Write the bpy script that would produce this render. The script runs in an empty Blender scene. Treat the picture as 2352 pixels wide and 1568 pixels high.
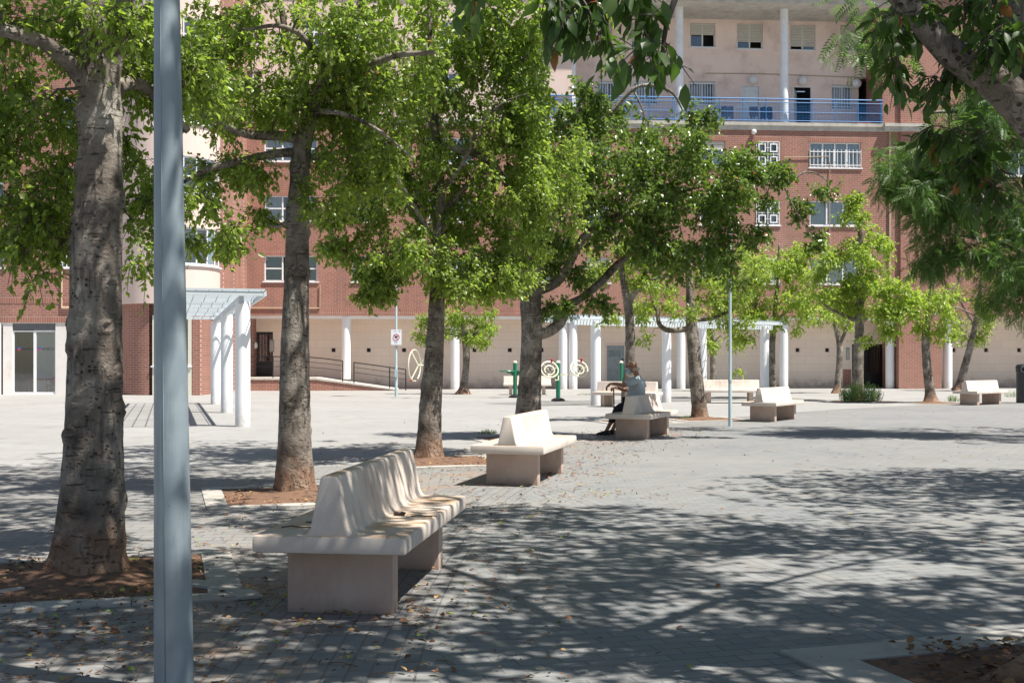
import bpy, bmesh, math, random
import numpy as np
from mathutils import Vector, Matrix
R = math.radians
S = bpy.context.scene
COL = S.collection
# ---------------------------------------------------------------- camera
H = 1.35; F = 2700.0; CX = 1176.0; HY = 830.0; W0 = 2352.0
cd = bpy.data.cameras.new('camera'); cam = bpy.data.objects.new('camera', cd); COL.objects.link(cam)
cam.location = (0, 0, H); cam.rotation_euler = (R(90), 0, 0)
cd.sensor_width = 36; cd.lens = F/W0*36; cd.shift_y = (HY-784)/W0; cd.clip_end = 1000; cd.clip_start = .05
S.camera = cam
# ---------------------------------------------------------------- world and sun
LDIR = Vector((-1, .5, -2.3)).normalized()        # the way sunlight travels
elev = math.asin(-LDIR.z); az = math.atan2(-LDIR.x, -LDIR.y)   # azimuth clockwise from +Y
w = bpy.data.worlds.new('World'); S.world = w; w.use_nodes = True
nt = w.node_tree; nt.nodes.clear()
sky = nt.nodes.new('ShaderNodeTexSky'); sky.sky_type = 'NISHITA'; sky.sun_disc = False
sky.sun_elevation = elev; sky.sun_rotation = az; sky.air_density = 1.0; sky.dust_density = .6; sky.ozone_density = 1.0
bg = nt.nodes.new('ShaderNodeBackground'); bg.inputs[1].default_value = .056
wo = nt.nodes.new('ShaderNodeOutputWorld'); nt.links.new(sky.outputs[0], bg.inputs[0]); nt.links.new(bg.outputs[0], wo.inputs[0])
sd = bpy.data.lights.new('sun', 'SUN'); sd.energy = 5.0; sd.angle = R(.55); sd.color = (1, .955, .88)
sun = bpy.data.objects.new('sun', sd); COL.objects.link(sun); sun.rotation_euler = LDIR.to_track_quat('-Z', 'Y').to_euler()
S.view_settings.view_transform = 'Standard'; S.view_settings.look = 'None'; S.view_settings.gamma = 1
S.view_settings.exposure = .88
S.cycles.max_bounces = 6; S.cycles.diffuse_bounces = 3; S.cycles.transparent_max_bounces = 8
S.cycles.transmission_bounces = 3; S.cycles.glossy_bounces = 3; S.cycles.sample_clamp_indirect = 6
# ---------------------------------------------------------------- helpers
def G(x, y, z=0.0):
    k = (y-HY)/(H-z); Y = F/k
    return Vector(((x-CX)/k, Y, z))
def P(x, y, Y):
    return Vector(((x-CX)*Y/F, Y, H+(HY-y)*Y/F))
def tag(o, label=None, cat=None, group=None, kind=None):
    if label: o['label'] = label
    if cat: o['category'] = cat
    if group: o['group'] = group
    if kind: o['kind'] = kind
    return o
def empty(name, loc=(0,0,0), rz=0, label=None, cat=None, group=None):
    o = bpy.data.objects.new(name, None); COL.objects.link(o); o.location = loc; o.rotation_euler = (0,0,rz)
    o.empty_display_size = .2
    return tag(o, label, cat, group)
def cptree(o, parent=None):
    c = o.copy(); COL.objects.link(c); c.parent = parent
    for ch in o.children: cptree(ch, c)
    return c
class MB:
    def __init__(s): s.v = []; s.f = []
    def add(s, vs, fs):
        b = len(s.v); s.v += [tuple(v) for v in vs]; s.f += [tuple(i+b for i in f) for f in fs]; return s
    def box(s, x0, x1, y0, y1, z0, z1, m=None):
        vs = [Vector((x,y,z)) for z in (z0,z1) for y in (y0,y1) for x in (x0,x1)]
        if m is not None: vs = [m @ v for v in vs]
        return s.add(vs, [(0,2,3,1),(4,5,7,6),(0,1,5,4),(2,6,7,3),(0,4,6,2),(1,3,7,5)])
    def bar(s, a, b, w, h=None):
        a = Vector(a); b = Vector(b); h = h or w; d = b-a; L = d.length
        q = d.to_track_quat('Y', 'Z').to_matrix().to_4x4(); q.translation = a
        return s.box(-w/2, w/2, 0, L, -h/2, h/2, q)
    def tube(s, pts, rs, n=10, cap=True):
        pts = [Vector(p) for p in pts]; 
        if not hasattr(rs, '__len__'): rs = [rs]*len(pts)
        t0 = (pts[1]-pts[0]).normalized(); u = t0.orthogonal().normalized(); vs = []; b = 0
        for i, p in enumerate(pts):
            t = (pts[min(i+1,len(pts)-1)]-pts[max(i-1,0)]).normalized()
            u = (u - t*u.dot(t)).normalized(); v = t.cross(u)
            for k in range(n):
                a = 2*math.pi*k/n; vs.append(p+(u*math.cos(a)+v*math.sin(a))*rs[i])
        fs = []
        for i in range(len(pts)-1):
            for k in range(n):
                fs.append((i*n+k, i*n+(k+1)%n, (i+1)*n+(k+1)%n, (i+1)*n+k))
        if cap: fs.append(tuple(range(n))[::-1]); fs.append(tuple(range((len(pts)-1)*n, len(pts)*n)))
        return s.add(vs, fs)
    def lathe(s, c, prof, n=24, cap=True):
        c = Vector(c); vs = []; fs = []
        for r, z in prof:
            for k in range(n):
                a = 2*math.pi*k/n; vs.append((c.x+r*math.cos(a), c.y+r*math.sin(a), c.z+z))
        for i in range(len(prof)-1):
            for k in range(n): fs.append((i*n+k, i*n+(k+1)%n, (i+1)*n+(k+1)%n, (i+1)*n+k))
        if cap: fs.append(tuple(range(n))[::-1]); fs.append(tuple(range((len(prof)-1)*n, len(prof)*n)))
        return s.add(vs, fs)
    def sphere(s, c, r, n=14, sc=(1,1,1)):
        m = n//2; pr = [(math.sin(math.pi*i/m)*r, -math.cos(math.pi*i/m)*r) for i in range(m+1)]
        vs = []; fs = []
        for rr, z in pr:
            rr = max(rr, 1e-4)
            for k in range(n):
                a = 2*math.pi*k/n; vs.append((c[0]+rr*math.cos(a)*sc[0], c[1]+rr*math.sin(a)*sc[1], c[2]+z*sc[2]))
        for i in range(m):
            for k in range(n): fs.append((i*n+k, i*n+(k+1)%n, (i+1)*n+(k+1)%n, (i+1)*n+k))
        return s.add(vs, fs)
    def prism(s, poly, a0, a1, axis='y', m=None):   # poly in the two other axes
        n = len(poly); vs = []
        for a in (a0, a1):
            for p, q in poly:
                v = {'y': Vector((p,a,q)), 'x': Vector((a,p,q)), 'z': Vector((p,q,a))}[axis]
                vs.append(m @ v if m is not None else v)
        fs = [tuple(range(n))[::-1], tuple(range(n,2*n))]+[(i,(i+1)%n,n+(i+1)%n,n+i) for i in range(n)]
        return s.add(vs, fs)
    def build(s, name, mat, parent=None, smooth=False, bevel=0, **k):
        me = bpy.data.meshes.new(name); me.from_pydata(s.v, [], s.f); 
        bm = bmesh.new(); bm.from_mesh(me); bmesh.ops.recalc_face_normals(bm, faces=bm.faces)
        if bevel: bmesh.ops.bevel(bm, geom=[e for e in bm.edges if len(e.link_faces)==2 and e.calc_face_angle(0)>.5], offset=bevel, segments=2, affect='EDGES', profile=.6)
        bm.to_mesh(me); bm.free()
        me.materials.append(mat); o = bpy.data.objects.new(name, me); COL.objects.link(o); o.parent = parent
        if smooth:
            me.shade_smooth()
            if smooth != 1: 
                me.set_sharp_from_angle(angle=R(smooth))
        return tag(o, **k)
# ---------------------------------------------------------------- materials
class NG:
    def __init__(s, name):
        s.m = bpy.data.materials.new(name); s.m.use_nodes = True; s.t = s.m.node_tree; s.n = s.t.nodes
        s.b = s.n['Principled BSDF']
    def __call__(s, typ, inp=None, **props):
        nd = s.n.new('ShaderNode'+typ)
        for k, v in props.items(): setattr(nd, k, v)
        for k, v in (inp or {}).items():
            if isinstance(v, bpy.types.NodeSocket): s.t.links.new(v, nd.inputs[k])
            else: nd.inputs[k].default_value = v
        return nd
    def set(s, **k):
        for a, v in k.items():
            a = a.replace('_', ' ')
            if isinstance(v, bpy.types.NodeSocket): s.t.links.new(v, s.b.inputs[a])
            else: s.b.inputs[a].default_value = v
    def mix(s, f, a, b, mode='MIX'):
        nd = s.n.new('ShaderNodeMix'); nd.data_type = 'RGBA'; nd.blend_type = mode; nd.clamp_factor = True
        for i, v in ((0,f),(6,a),(7,b)):
            if isinstance(v, bpy.types.NodeSocket): s.t.links.new(v, nd.inputs[i])
            else: nd.inputs[i].default_value = v if i == 0 else c4(v)
        return nd.outputs[2]
    def math(s, op, a, b=0.0, c=None):
        nd = s.n.new('ShaderNodeMath'); nd.operation = op
        for i, v in enumerate((a, b, c)):
            if v is None: continue
            if isinstance(v, bpy.types.NodeSocket): s.t.links.new(v, nd.inputs[i])
            else: nd.inputs[i].default_value = v
        return nd.outputs[0]
    def ramp(s, f, stops):
        nd = s.n.new('ShaderNodeValToRGB'); s.t.links.new(f, nd.inputs[0]); e = nd.color_ramp.elements
        while len(e) < len(stops): e.new(.5)
        for i, (p, c) in enumerate(stops): e[i].position = p; e[i].color = c4(c)
        return nd.outputs[0]
    def noise(s, co, scale, detail=3, rough=.5, **k):
        nd = s('TexNoise', {'Scale': scale, 'Detail': detail, 'Roughness': rough}, **k)
        if co is not None: s.t.links.new(co, nd.inputs['Vector'])
        return nd.outputs['Fac']
    def bump(s, h, strength=.3, dist=.01, nrm=None):
        nd = s('Bump', {'Height': h, 'Strength': strength, 'Distance': dist})
        if nrm: s.t.links.new(nrm, nd.inputs['Normal'])
        s.t.links.new(nd.outputs[0], s.b.inputs['Normal']); return nd.outputs[0]
def c4(c):
    if isinstance(c, (int, float)): c = (c,c,c)
    return tuple(c)[:3]+(1,)
def plain(name, col, rough=.6, var=.12, scale=8, metal=0, bump=0, dirt=None, coord='Object', spec=.5):
    g = NG(name); co = g('TexCoord').outputs[coord]
    n1 = g.noise(co, scale, 4, .6)
    lo = tuple(c*(1-var) for c in c4(col)[:3]); hi = tuple(min(1,c*(1+var)) for c in c4(col)[:3])
    cc = g.ramp(n1, [(.3, lo), (.7, hi)])
    if dirt:
        n2 = g.noise(co, dirt[1], 5, .7); cc = g.mix(g.ramp(n2, [(.5,0),(dirt[2],1)]), cc, dirt[0])
    g.set(Base_Color=cc, Roughness=rough, Metallic=metal, Specular_IOR_Level=spec)
    if bump: g.bump(g.noise(co, scale*12, 4, .6), bump, .01)
    return g.m
def brickmat(name, swap=False, w=.26, h=.093, c1=(.32,.138,.10), c2=(.185,.088,.070), mort=(.56,.47,.40), ms=.014):
    g = NG(name); pos = g('NewGeometry').outputs['Position']
    sx = g('SeparateXYZ', {0: pos}).outputs
    # horizontal run follows x and y together so that side walls get bricks too
    u = g.math('ADD', sx[0], g.math('MULTIPLY', sx[1], 1.0 if name.startswith('side') else .07))
    cmb = g('CombineXYZ', {0: sx[2] if swap else u, 1: u if swap else sx[2]}).outputs[0]
    if swap: w, h = .25, .093
    bt = g('TexBrick', {'Vector': cmb, 'Color1': c4(c1), 'Color2': c4(c2), 'Mortar': c4(mort), 'Scale': 1.0, 'Mortar Size': ms/2*1.0,
        'Mortar Smooth': .2, 'Bias': -.35, 'Brick Width': w+ms, 'Row Height': h+ms*.3}, offset=.5 if not swap else 0)
    n = g.noise(pos, .7, 4, .6); n2 = g.noise(pos, 18, 3, .6)
    col = g.mix(g.math('MULTIPLY', n2, .35), bt.outputs['Color'], (.42,.16,.11))
    col = g.mix(g.ramp(n, [(.35,.0),(.75,.35)]), col, (.30,.14,.10), 'MIX')
    stv = g.noise(g('Mapping', {'Vector': pos, 'Scale': (1.6,1.6,.22)}).outputs[0], 1.0, 5, .65); col = g.mix(g.ramp(stv, [(.42,0),(.72,.5)]), col, (.17,.105,.085))
    col = g.mix(g.ramp(g.noise(pos, .25, 3, .6), [(.5,0),(.75,.25)]), col, (.46,.30,.24))
    g.set(Base_Color=col, Roughness=.85)
    g.bump(g.math('SUBTRACT', 1.0, bt.outputs['Fac']), .5, .006)
    return g.m
M = {}
M['brick'] = brickmat('brick_red'); M['soldier'] = brickmat('brick_soldier', True, c2=(.26,.08,.055))
M['pink'] = plain('pink_render', (.88,.70,.62), .9, .05, 1.2, bump=.06, dirt=((.40,.29,.25), .8, .95))
M['offwhite'] = plain('offwhite_render', (.74,.70,.67), .9, .04, 1.2, bump=.05, dirt=((.5,.42,.36), 1.5, .9))
M['pinklight'] = plain('pale_pink_render', (.70,.55,.49), .9, .04, 1.2, bump=.05)
M['white'] = plain('white_paint', (.80,.81,.83), .6, .03, 2, bump=.08, dirt=((.55,.54,.52), 3, .95))
def mkcol():
    g = NG('column_paint'); co = g('TexCoord').outputs['Object']; z = g('SeparateXYZ', {0: co}).outputs[2]; n = g.noise(co, 6, 5, .7)
    lo = g.math('MULTIPLY', g.ramp(z, [(.02,1),(.55,0)]), g.ramp(n, [(.35,.15),(.65,1)]))
    st = g.ramp(g.noise(g('Mapping', {'Vector': co, 'Scale': (9,9,.8)}).outputs[0], 1.0, 4, .65), [(.55,0),(.8,.35)])
    c = g.mix(st, (.80,.81,.83), (.58,.57,.55)); c = g.mix(g.math('MULTIPLY', lo, .8), c, (.42,.38,.33))
    g.set(Base_Color=c, Roughness=.6); g.bump(g.noise(co, 30, 4, .6), .15, .004); return g.m
M['column'] = mkcol()
M['frame'] = plain('white_frame', (.80,.80,.80), .35, .02, 3)
M['concrete'] = plain('slab_concrete', (.50,.47,.42), .9, .15, 3, bump=.2, dirt=((.28,.26,.23), 2, .8))
M['blue'] = plain('blue_paint', (.03,.17,.42), .4, .08, 5)
M['black'] = plain('black_metal', (.012,.013,.015), .45, .2, 9)
M['dark'] = plain('dark_interior', (.02,.02,.022), .8, .2, 2)  # near-black colour stands in for the shade inside rooms, holes and openings
M['greymetal'] = plain('galvanised', (.24,.28,.30), .55, .12, 14, dirt=((.14,.16,.17), 5, .8))
M['curtain'] = plain('curtain', (.62,.62,.62), .9, .1, 6)
M['shutter'] = plain('shutter_slats', (.60,.57,.51), .6, .05, 4)
M['globe'] = plain('globe_glass', (.75,.75,.74), .25, .02, 4)
M['cable'] = plain('old_pipe', (.42,.33,.22), .7, .15, 6)
M['pipe'] = plain('dark_pipe', (.07,.05,.045), .6, .2, 6)
def mkblock():
    g = NG('beige_block_wall'); pos = g('NewGeometry').outputs['Position']; sx = g('SeparateXYZ', {0: pos}).outputs
    cmb = g('CombineXYZ', {0: g.math('ADD', sx[0], g.math('MULTIPLY', sx[1], .07)), 1: sx[2]}).outputs[0]
    bt = g('TexBrick', {'Vector': cmb, 'Color1': c4((.84,.71,.60)), 'Color2': c4((.80,.67,.565)), 'Mortar': c4((.58,.44,.35)), 'Scale': 1.0,
        'Mortar Size': .006, 'Mortar Smooth': .5, 'Brick Width': .80, 'Row Height': .405})
    n = g.noise(pos, .6, 5, .65)
    col = g.mix(g.ramp(n, [(.4,0),(.8,.5)]), bt.outputs['Color'], (.72,.62,.55))
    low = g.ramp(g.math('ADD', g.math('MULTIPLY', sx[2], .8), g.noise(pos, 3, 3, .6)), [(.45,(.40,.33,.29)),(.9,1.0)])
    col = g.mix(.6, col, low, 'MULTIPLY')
    g.set(Base_Color=col, Roughness=.9); g.bump(g.math('SUBTRACT', 1.0, bt.outputs['Fac']), .3, .004); return g.m
M['block'] = mkblock()
def mkglass():
    g = NG('window_glass'); tr = g('BsdfTransparent', {'Color': c4((.90,.93,.94))}); gl = g('BsdfGlossy', {'Color': c4(.9), 'Roughness': .03})
    fr = g('Fresnel', {'IOR': 1.6}); ms = g('MixShader', {0: g.math('ADD', g.math('MULTIPLY', fr.outputs[0], 1.0), .06), 1: tr.outputs[0], 2: gl.outputs[0]})
    g.t.links.new(ms.outputs[0], g.n['Material Output'].inputs[0]); return g.m
M['glass'] = mkglass()
def mkterrazzo(nm, ca, cb):
    g = NG(nm); co = g('TexCoord').outputs['Object']
    big = g.noise(co, 2.2, 5, .65); col = g.ramp(big, [(.3,ca),(.65,cb)])
    vo = g('TexVoronoi', {'Vector': co, 'Scale': 75}); sp = g.ramp(vo.outputs['Distance'], [(.0,1),(.16,0)])
    sel = g.ramp(g.noise(co, 30, 2, .5), [(.52,0),(.6,1)])
    col = g.mix(g.math('MULTIPLY', sp, g.math('MULTIPLY', sel, .7)), col, (.20,.15,.12))
    nrm = g('SeparateXYZ', {0: g('NewGeometry').outputs['Normal']}).outputs[2]
    st = g.math('MULTIPLY', g.ramp(nrm, [(.6,0),(.95,1)]), g.ramp(g.noise(co, 2.3, 5, .7), [(.42,0),(.62,.85)]))
    col = g.mix(st, col, (.50,.30,.16))
    zz = g('SeparateXYZ', {0: co}).outputs[2]
    low = g.math('MULTIPLY', g.ramp(zz, [(.0,1),(.09,0)]), g.ramp(g.noise(co, 9, 4, .6), [(.3,.2),(.6,1)]))
    col = g.mix(g.math('MULTIPLY', low, .55), col, (.24,.15,.10))
    drip = g('Mapping', {'Vector': co, 'Scale': (9,9,1.2)}).outputs[0]
    col = g.mix(g.math('MULTIPLY', g.ramp(g.noise(drip, 1.0, 4, .6), [(.55,0),(.75,.5)]), g.ramp(nrm, [(.3,1),(.7,0)])), col, (.30,.24,.20))
    g.set(Base_Color=col, Roughness=.82); g.bump(g.noise(co, 90, 4, .7), .35, .004); return g.m
M['stone'] = mkterrazzo('cast_stone', (.54,.45,.385), (.68,.60,.53)); M['stoneleg_shaded'] = mkterrazzo('cast_stone_leg_shaded', (.42,.30,.245), (.56,.43,.36))  # leg copy is darker and pinker, the legs' shade put into its colour
M['kerb'] = plain('kerb_stone', (.38,.36,.325), .85, .15, 6, bump=.3, dirt=((.24,.20,.17), 3, .8))
M['soil'] = plain('earth', (.20,.11,.068), 1, .4, 9, bump=1.0, dirt=((.07,.042,.028), 9, .62))
def mkpole():
    g = NG('painted_pole'); co = g('TexCoord').outputs['Object']
    cc = g.ramp(g.noise(co, 3, 3, .5), [(.25,(.15,.19,.215)),(.5,(.22,.27,.30)),(.75,(.30,.36,.38))])
    sp = g.ramp(g('TexVoronoi', {'Vector': co, 'Scale': 26}).outputs['Distance'], [(.05,1),(.09,0)])
    cc = g.mix(g.math('MULTIPLY', sp, g.ramp(g.noise(co, 6, 2, .5), [(.58,0),(.66,1)])), cc, (.10,.11,.12))
    st = g.ramp(g.noise(g('Mapping', {'Vector': co, 'Scale': (30,30,1.5)}).outputs[0], 1.0, 4, .7), [(.55,0),(.8,.45)]); cc = g.mix(st, cc, (.12,.12,.11))
    g.set(Base_Color=cc, Roughness=g.ramp(g.noise(co, 9, 4, .6), [(.3,.3),(.7,.55)])); g.bump(g.noise(co, 40, 3, .6), .2, .004); return g.m
M['pole'] = mkpole()
M['galv'] = plain('pergola_steel', (.52,.57,.60), .5, .06, 4)
def mkground():
    g = NG('paving'); pos = g('NewGeometry').outputs['Position']; sx = g('SeparateXYZ', {0: pos}).outputs
    wob = g.noise(pos, 1.3, 2, .5)
    def brick(vec, bw, rh, c1, c2, mo, ms=.004, off=.5):
        return g('TexBrick', {'Vector': vec, 'Color1': c4(c1), 'Color2': c4(c2), 'Mortar': c4(mo), 'Scale': 1.0, 'Mortar Size': ms,
            'Mortar Smooth': .15, 'Brick Width': bw, 'Row Height': rh}, offset=off)
    def rot(a, loc=(0,0,0)):
        # rotate world position so the bricks' long side runs at angle a from +X
        return g('Mapping', {'Vector': pos, 'Rotation': (0,0,-R(a)), 'Location': loc}).outputs[0]
    mo = (.065,.058,.052)
    r16 = rot(16.3)
    A = brick(r16, .2, .1, (.225,.233,.236), (.152,.165,.176), mo, .0048)
    s16 = g('SeparateXYZ', {0: r16}).outputs
    sw = g('CombineXYZ', {0: s16[1], 1: s16[0]}).outputs[0]
    A2 = brick(sw, .2, .1, (.23,.238,.24), (.17,.18,.188), mo, .005)
    # a band of turned bricks crossing the field
    u0 = BANDU
    inb = g.math('LESS_THAN', g.math('ABSOLUTE', g.math('SUBTRACT', s16[0], u0)), .35)
    inb2 = g.math('LESS_THAN', g.math('ABSOLUTE', g.math('SUBTRACT', s16[0], u0+5.4)), .3)
    inb = g.math('MAXIMUM', inb, inb2)
    colR = g.mix(inb, A.outputs['Color'], A2.outputs['Color']); facR = g.mix(inb, A.outputs['Fac'], A2.outputs['Fac'])
    # left field
    L = brick(rot(2.5), .235, .152, (.22,.217,.21), (.15,.153,.153), (.08,.068,.055), .007)
    # rings of setts in front of the nearest tree pit
    def polar(cx, cy, off=0):
        dx = g.math('SUBTRACT', sx[0], cx); dy = g.math('SUBTRACT', sx[1], cy)
        r = g.math('SQRT', g.math('ADD', g.math('MULTIPLY', dx, dx), g.math('MULTIPLY', dy, dy)))
        th = g.math('ARCTAN2', dy, dx); return r, th
    r1, th1 = polar(-2.25, 6.35)
    pv = g('CombineXYZ', {0: g.math('MULTIPLY', th1, .75), 1: g.math('ADD', r1, .004)}).outputs[0]
    Pc = brick(pv, .235, .107, (.22,.217,.21), (.15,.153,.153), (.08,.068,.055), .007)
    inP = g.math('MULTIPLY', g.math('LESS_THAN', r1, .75), g.math('GREATER_THAN', sx[1], 6.35))
    colL = g.mix(inP, L.outputs['Color'], Pc.outputs['Color']); facL = g.mix(inP, L.outputs['Fac'], Pc.outputs['Fac'])
    # band that follows the curved row of benches
    r2, th2 = polar(ARC[0], ARC[1])
    bv = g('CombineXYZ', {0: g.math('MULTIPLY', th2, ARC[2]), 1: r2}).outputs[0]
    Bc = brick(bv, .2, .1, (.225,.225,.22), (.16,.167,.171), mo, .0055)
    d2 = g.math('SUBTRACT', r2, ARC[2])
    inR = g.math('LESS_THAN', d2, -.55); inB = g.math('LESS_THAN', g.math('ABSOLUTE', d2), .55)
    col = g.mix(inR, colL, colR); fac = g.mix(inR, facL, facR)
    col = g.mix(inB, col, Bc.outputs['Color']); fac = g.mix(inB, fac, Bc.outputs['Fac'])
    # the sports-court side: paler large concrete slabs
    C = brick(rot(16), .6, .4, (.36,.355,.34), (.31,.31,.30), (.29,.28,.27), .005)
    C2 = brick(rot(-28), 3.0, 2.2, (.385,.38,.365), (.29,.29,.28), (.27,.265,.255), .012)
    cc = g.mix(.6, C.outputs['Color'], C2.outputs['Color'])
    far = g.math('MULTIPLY', g.math('GREATER_THAN', sx[1], 15.2), g.math('GREATER_THAN', d2, .9))
    far = g.math('MAXIMUM', far, g.math('GREATER_THAN', sx[1], 41.0))
    col = g.mix(far, col, cc); fac = g.mix(far, fac, g.math('MULTIPLY', C.outputs['Fac'], .3))
    # wear, dust
    n1 = g.noise(pos, .35, 5, .6); n2 = g.noise(pos, 2.2, 5, .65); n3 = g.noise(pos, 70, 3, .6)
    col = g.mix(g.ramp(n1, [(.35,0),(.7,.55)]), col, (.30,.288,.262))
    col = g.mix(g.ramp(n2, [(.5,0),(.72,.6)]), col, (.24,.205,.17))
    gum = g('TexVoronoi', {'Vector': pos, 'Scale': 2.6}).outputs['Distance']; col = g.mix(g.math('MULTIPLY', g.ramp(gum, [(.035,1),(.05,0)]), .6), col, (.09,.09,.09))
    n5 = g.noise(g('Mapping', {'Vector': pos, 'Location': (7,3,0)}).outputs[0], .9, 6, .75); col = g.mix(g.ramp(n5, [(.52,0),(.66,.45)]), col, (.20,.19,.18))
    col = g.mix(g.math('MULTIPLY', n3, .5), col, (.22,.22,.22))
    # reddish dust near the benches and pits
    dn = g.math('MULTIPLY', g.ramp(g.math('ABSOLUTE', g.math('ADD', d2, -.6)), [(.0,1),(1.0,0)]), g.ramp(g.noise(pos, 1.6, 5, .7), [(.46,0),(.62,.75)]))
    nearm = g.math('LESS_THAN', sx[1], 24.0)
    col = g.mix(g.math('MULTIPLY', g.math('MULTIPLY', dn, nearm), .7), col, (.30,.19,.12))
    g.set(Base_Color=col, Roughness=.72, Specular_IOR_Level=.35)
    hh = g.math('ADD', g.math('MULTIPLY', g.math('SUBTRACT', 1.0, fac), 1.0), g.math('MULTIPLY', n3, .25))
    g.bump(hh, .7, .006); return g.m
# circle through three benches
def circ(a, b, c):
    ax, ay = a; bx, by = b; cx, cy = c
    d = 2*(ax*(by-cy)+bx*(cy-ay)+cx*(ay-by))
    ux = ((ax*ax+ay*ay)*(by-cy)+(bx*bx+by*by)*(cy-ay)+(cx*cx+cy*cy)*(ay-by))/d
    uy = ((ax*ax+ay*ay)*(cx-bx)+(bx*bx+by*by)*(ax-cx)+(cx*cx+cy*cy)*(bx-ax))/d
    return ux, uy, math.hypot(ax-ux, ay-uy)
ARC = circ((-.86,7.03), (2.36,21.2), (14.7,37.0))
a16 = R(16.3); BANDU = (.484+2.07)/2*math.cos(a16)+(12.57+6.27)/2*math.sin(a16)-.2
M['ground'] = mkground()
# ================================================================ setting
g_ = MB(); g_.add([(-150,-30,0),(150,-30,0),(150,250,0),(-150,250,0)], [(0,1,2,3)])
tag(g_.build('ground', M['ground']), kind='structure')
# ================================================================ main building (local frame: u along the facade, v into it)
BA = R(4.0); BC, BS = math.cos(BA), math.sin(BA)
bld = empty('apartment_building', (0,57,0), BA, 'long brick apartment block with pink upper storeys, white columns and a blue-railed gallery', 'building')
def U(x, v=0.0):
    k = (x-CX)/F; return (k*(57+v*BC)+v*BS)/(BC-k*BS)
def ZF(y, x, v=0.0):
    u = U(x, v); return H+(HY-y)*(57+u*BS+v*BC)/F
def wall(mb, u0, u1, z0, z1, v, holes, dep=.14):
    us = sorted({u0,u1}|{h[i] for h in holes for i in (0,1) if u0 < h[i] < u1}); zs = sorted({z0,z1}|{h[i] for h in holes for i in (2,3) if z0 < h[i] < z1})
    for i in range(len(us)-1):
        for j in range(len(zs)-1):
            a, b, c, d = us[i], us[i+1], zs[j], zs[j+1]; mu, mz = (a+b)/2, (c+d)/2
            if any(h[0] < mu < h[1] and h[2] < mz < h[3] for h in holes): continue
            mb.add([(a,v,c),(b,v,c),(b,v,d),(a,v,d)], [(0,1,2,3)])
    for h in holes:
        a, b, c, d = h
        mb.add([(a,v,c),(a,v+dep,c),(a,v+dep,d),(a,v,d)], [(0,1,2,3)]); mb.add([(b,v,c),(b,v,d),(b,v+dep,d),(b,v+dep,c)], [(0,1,2,3)])
        mb.add([(a,v,d),(a,v+dep,d),(b,v+dep,d),(b,v,d)], [(0,1,2,3)]); mb.add([(a,v,c),(b,v,c),(b,v+dep,c),(a,v+dep,c)], [(0,1,2,3)])
rw = random.Random(5)
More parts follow.
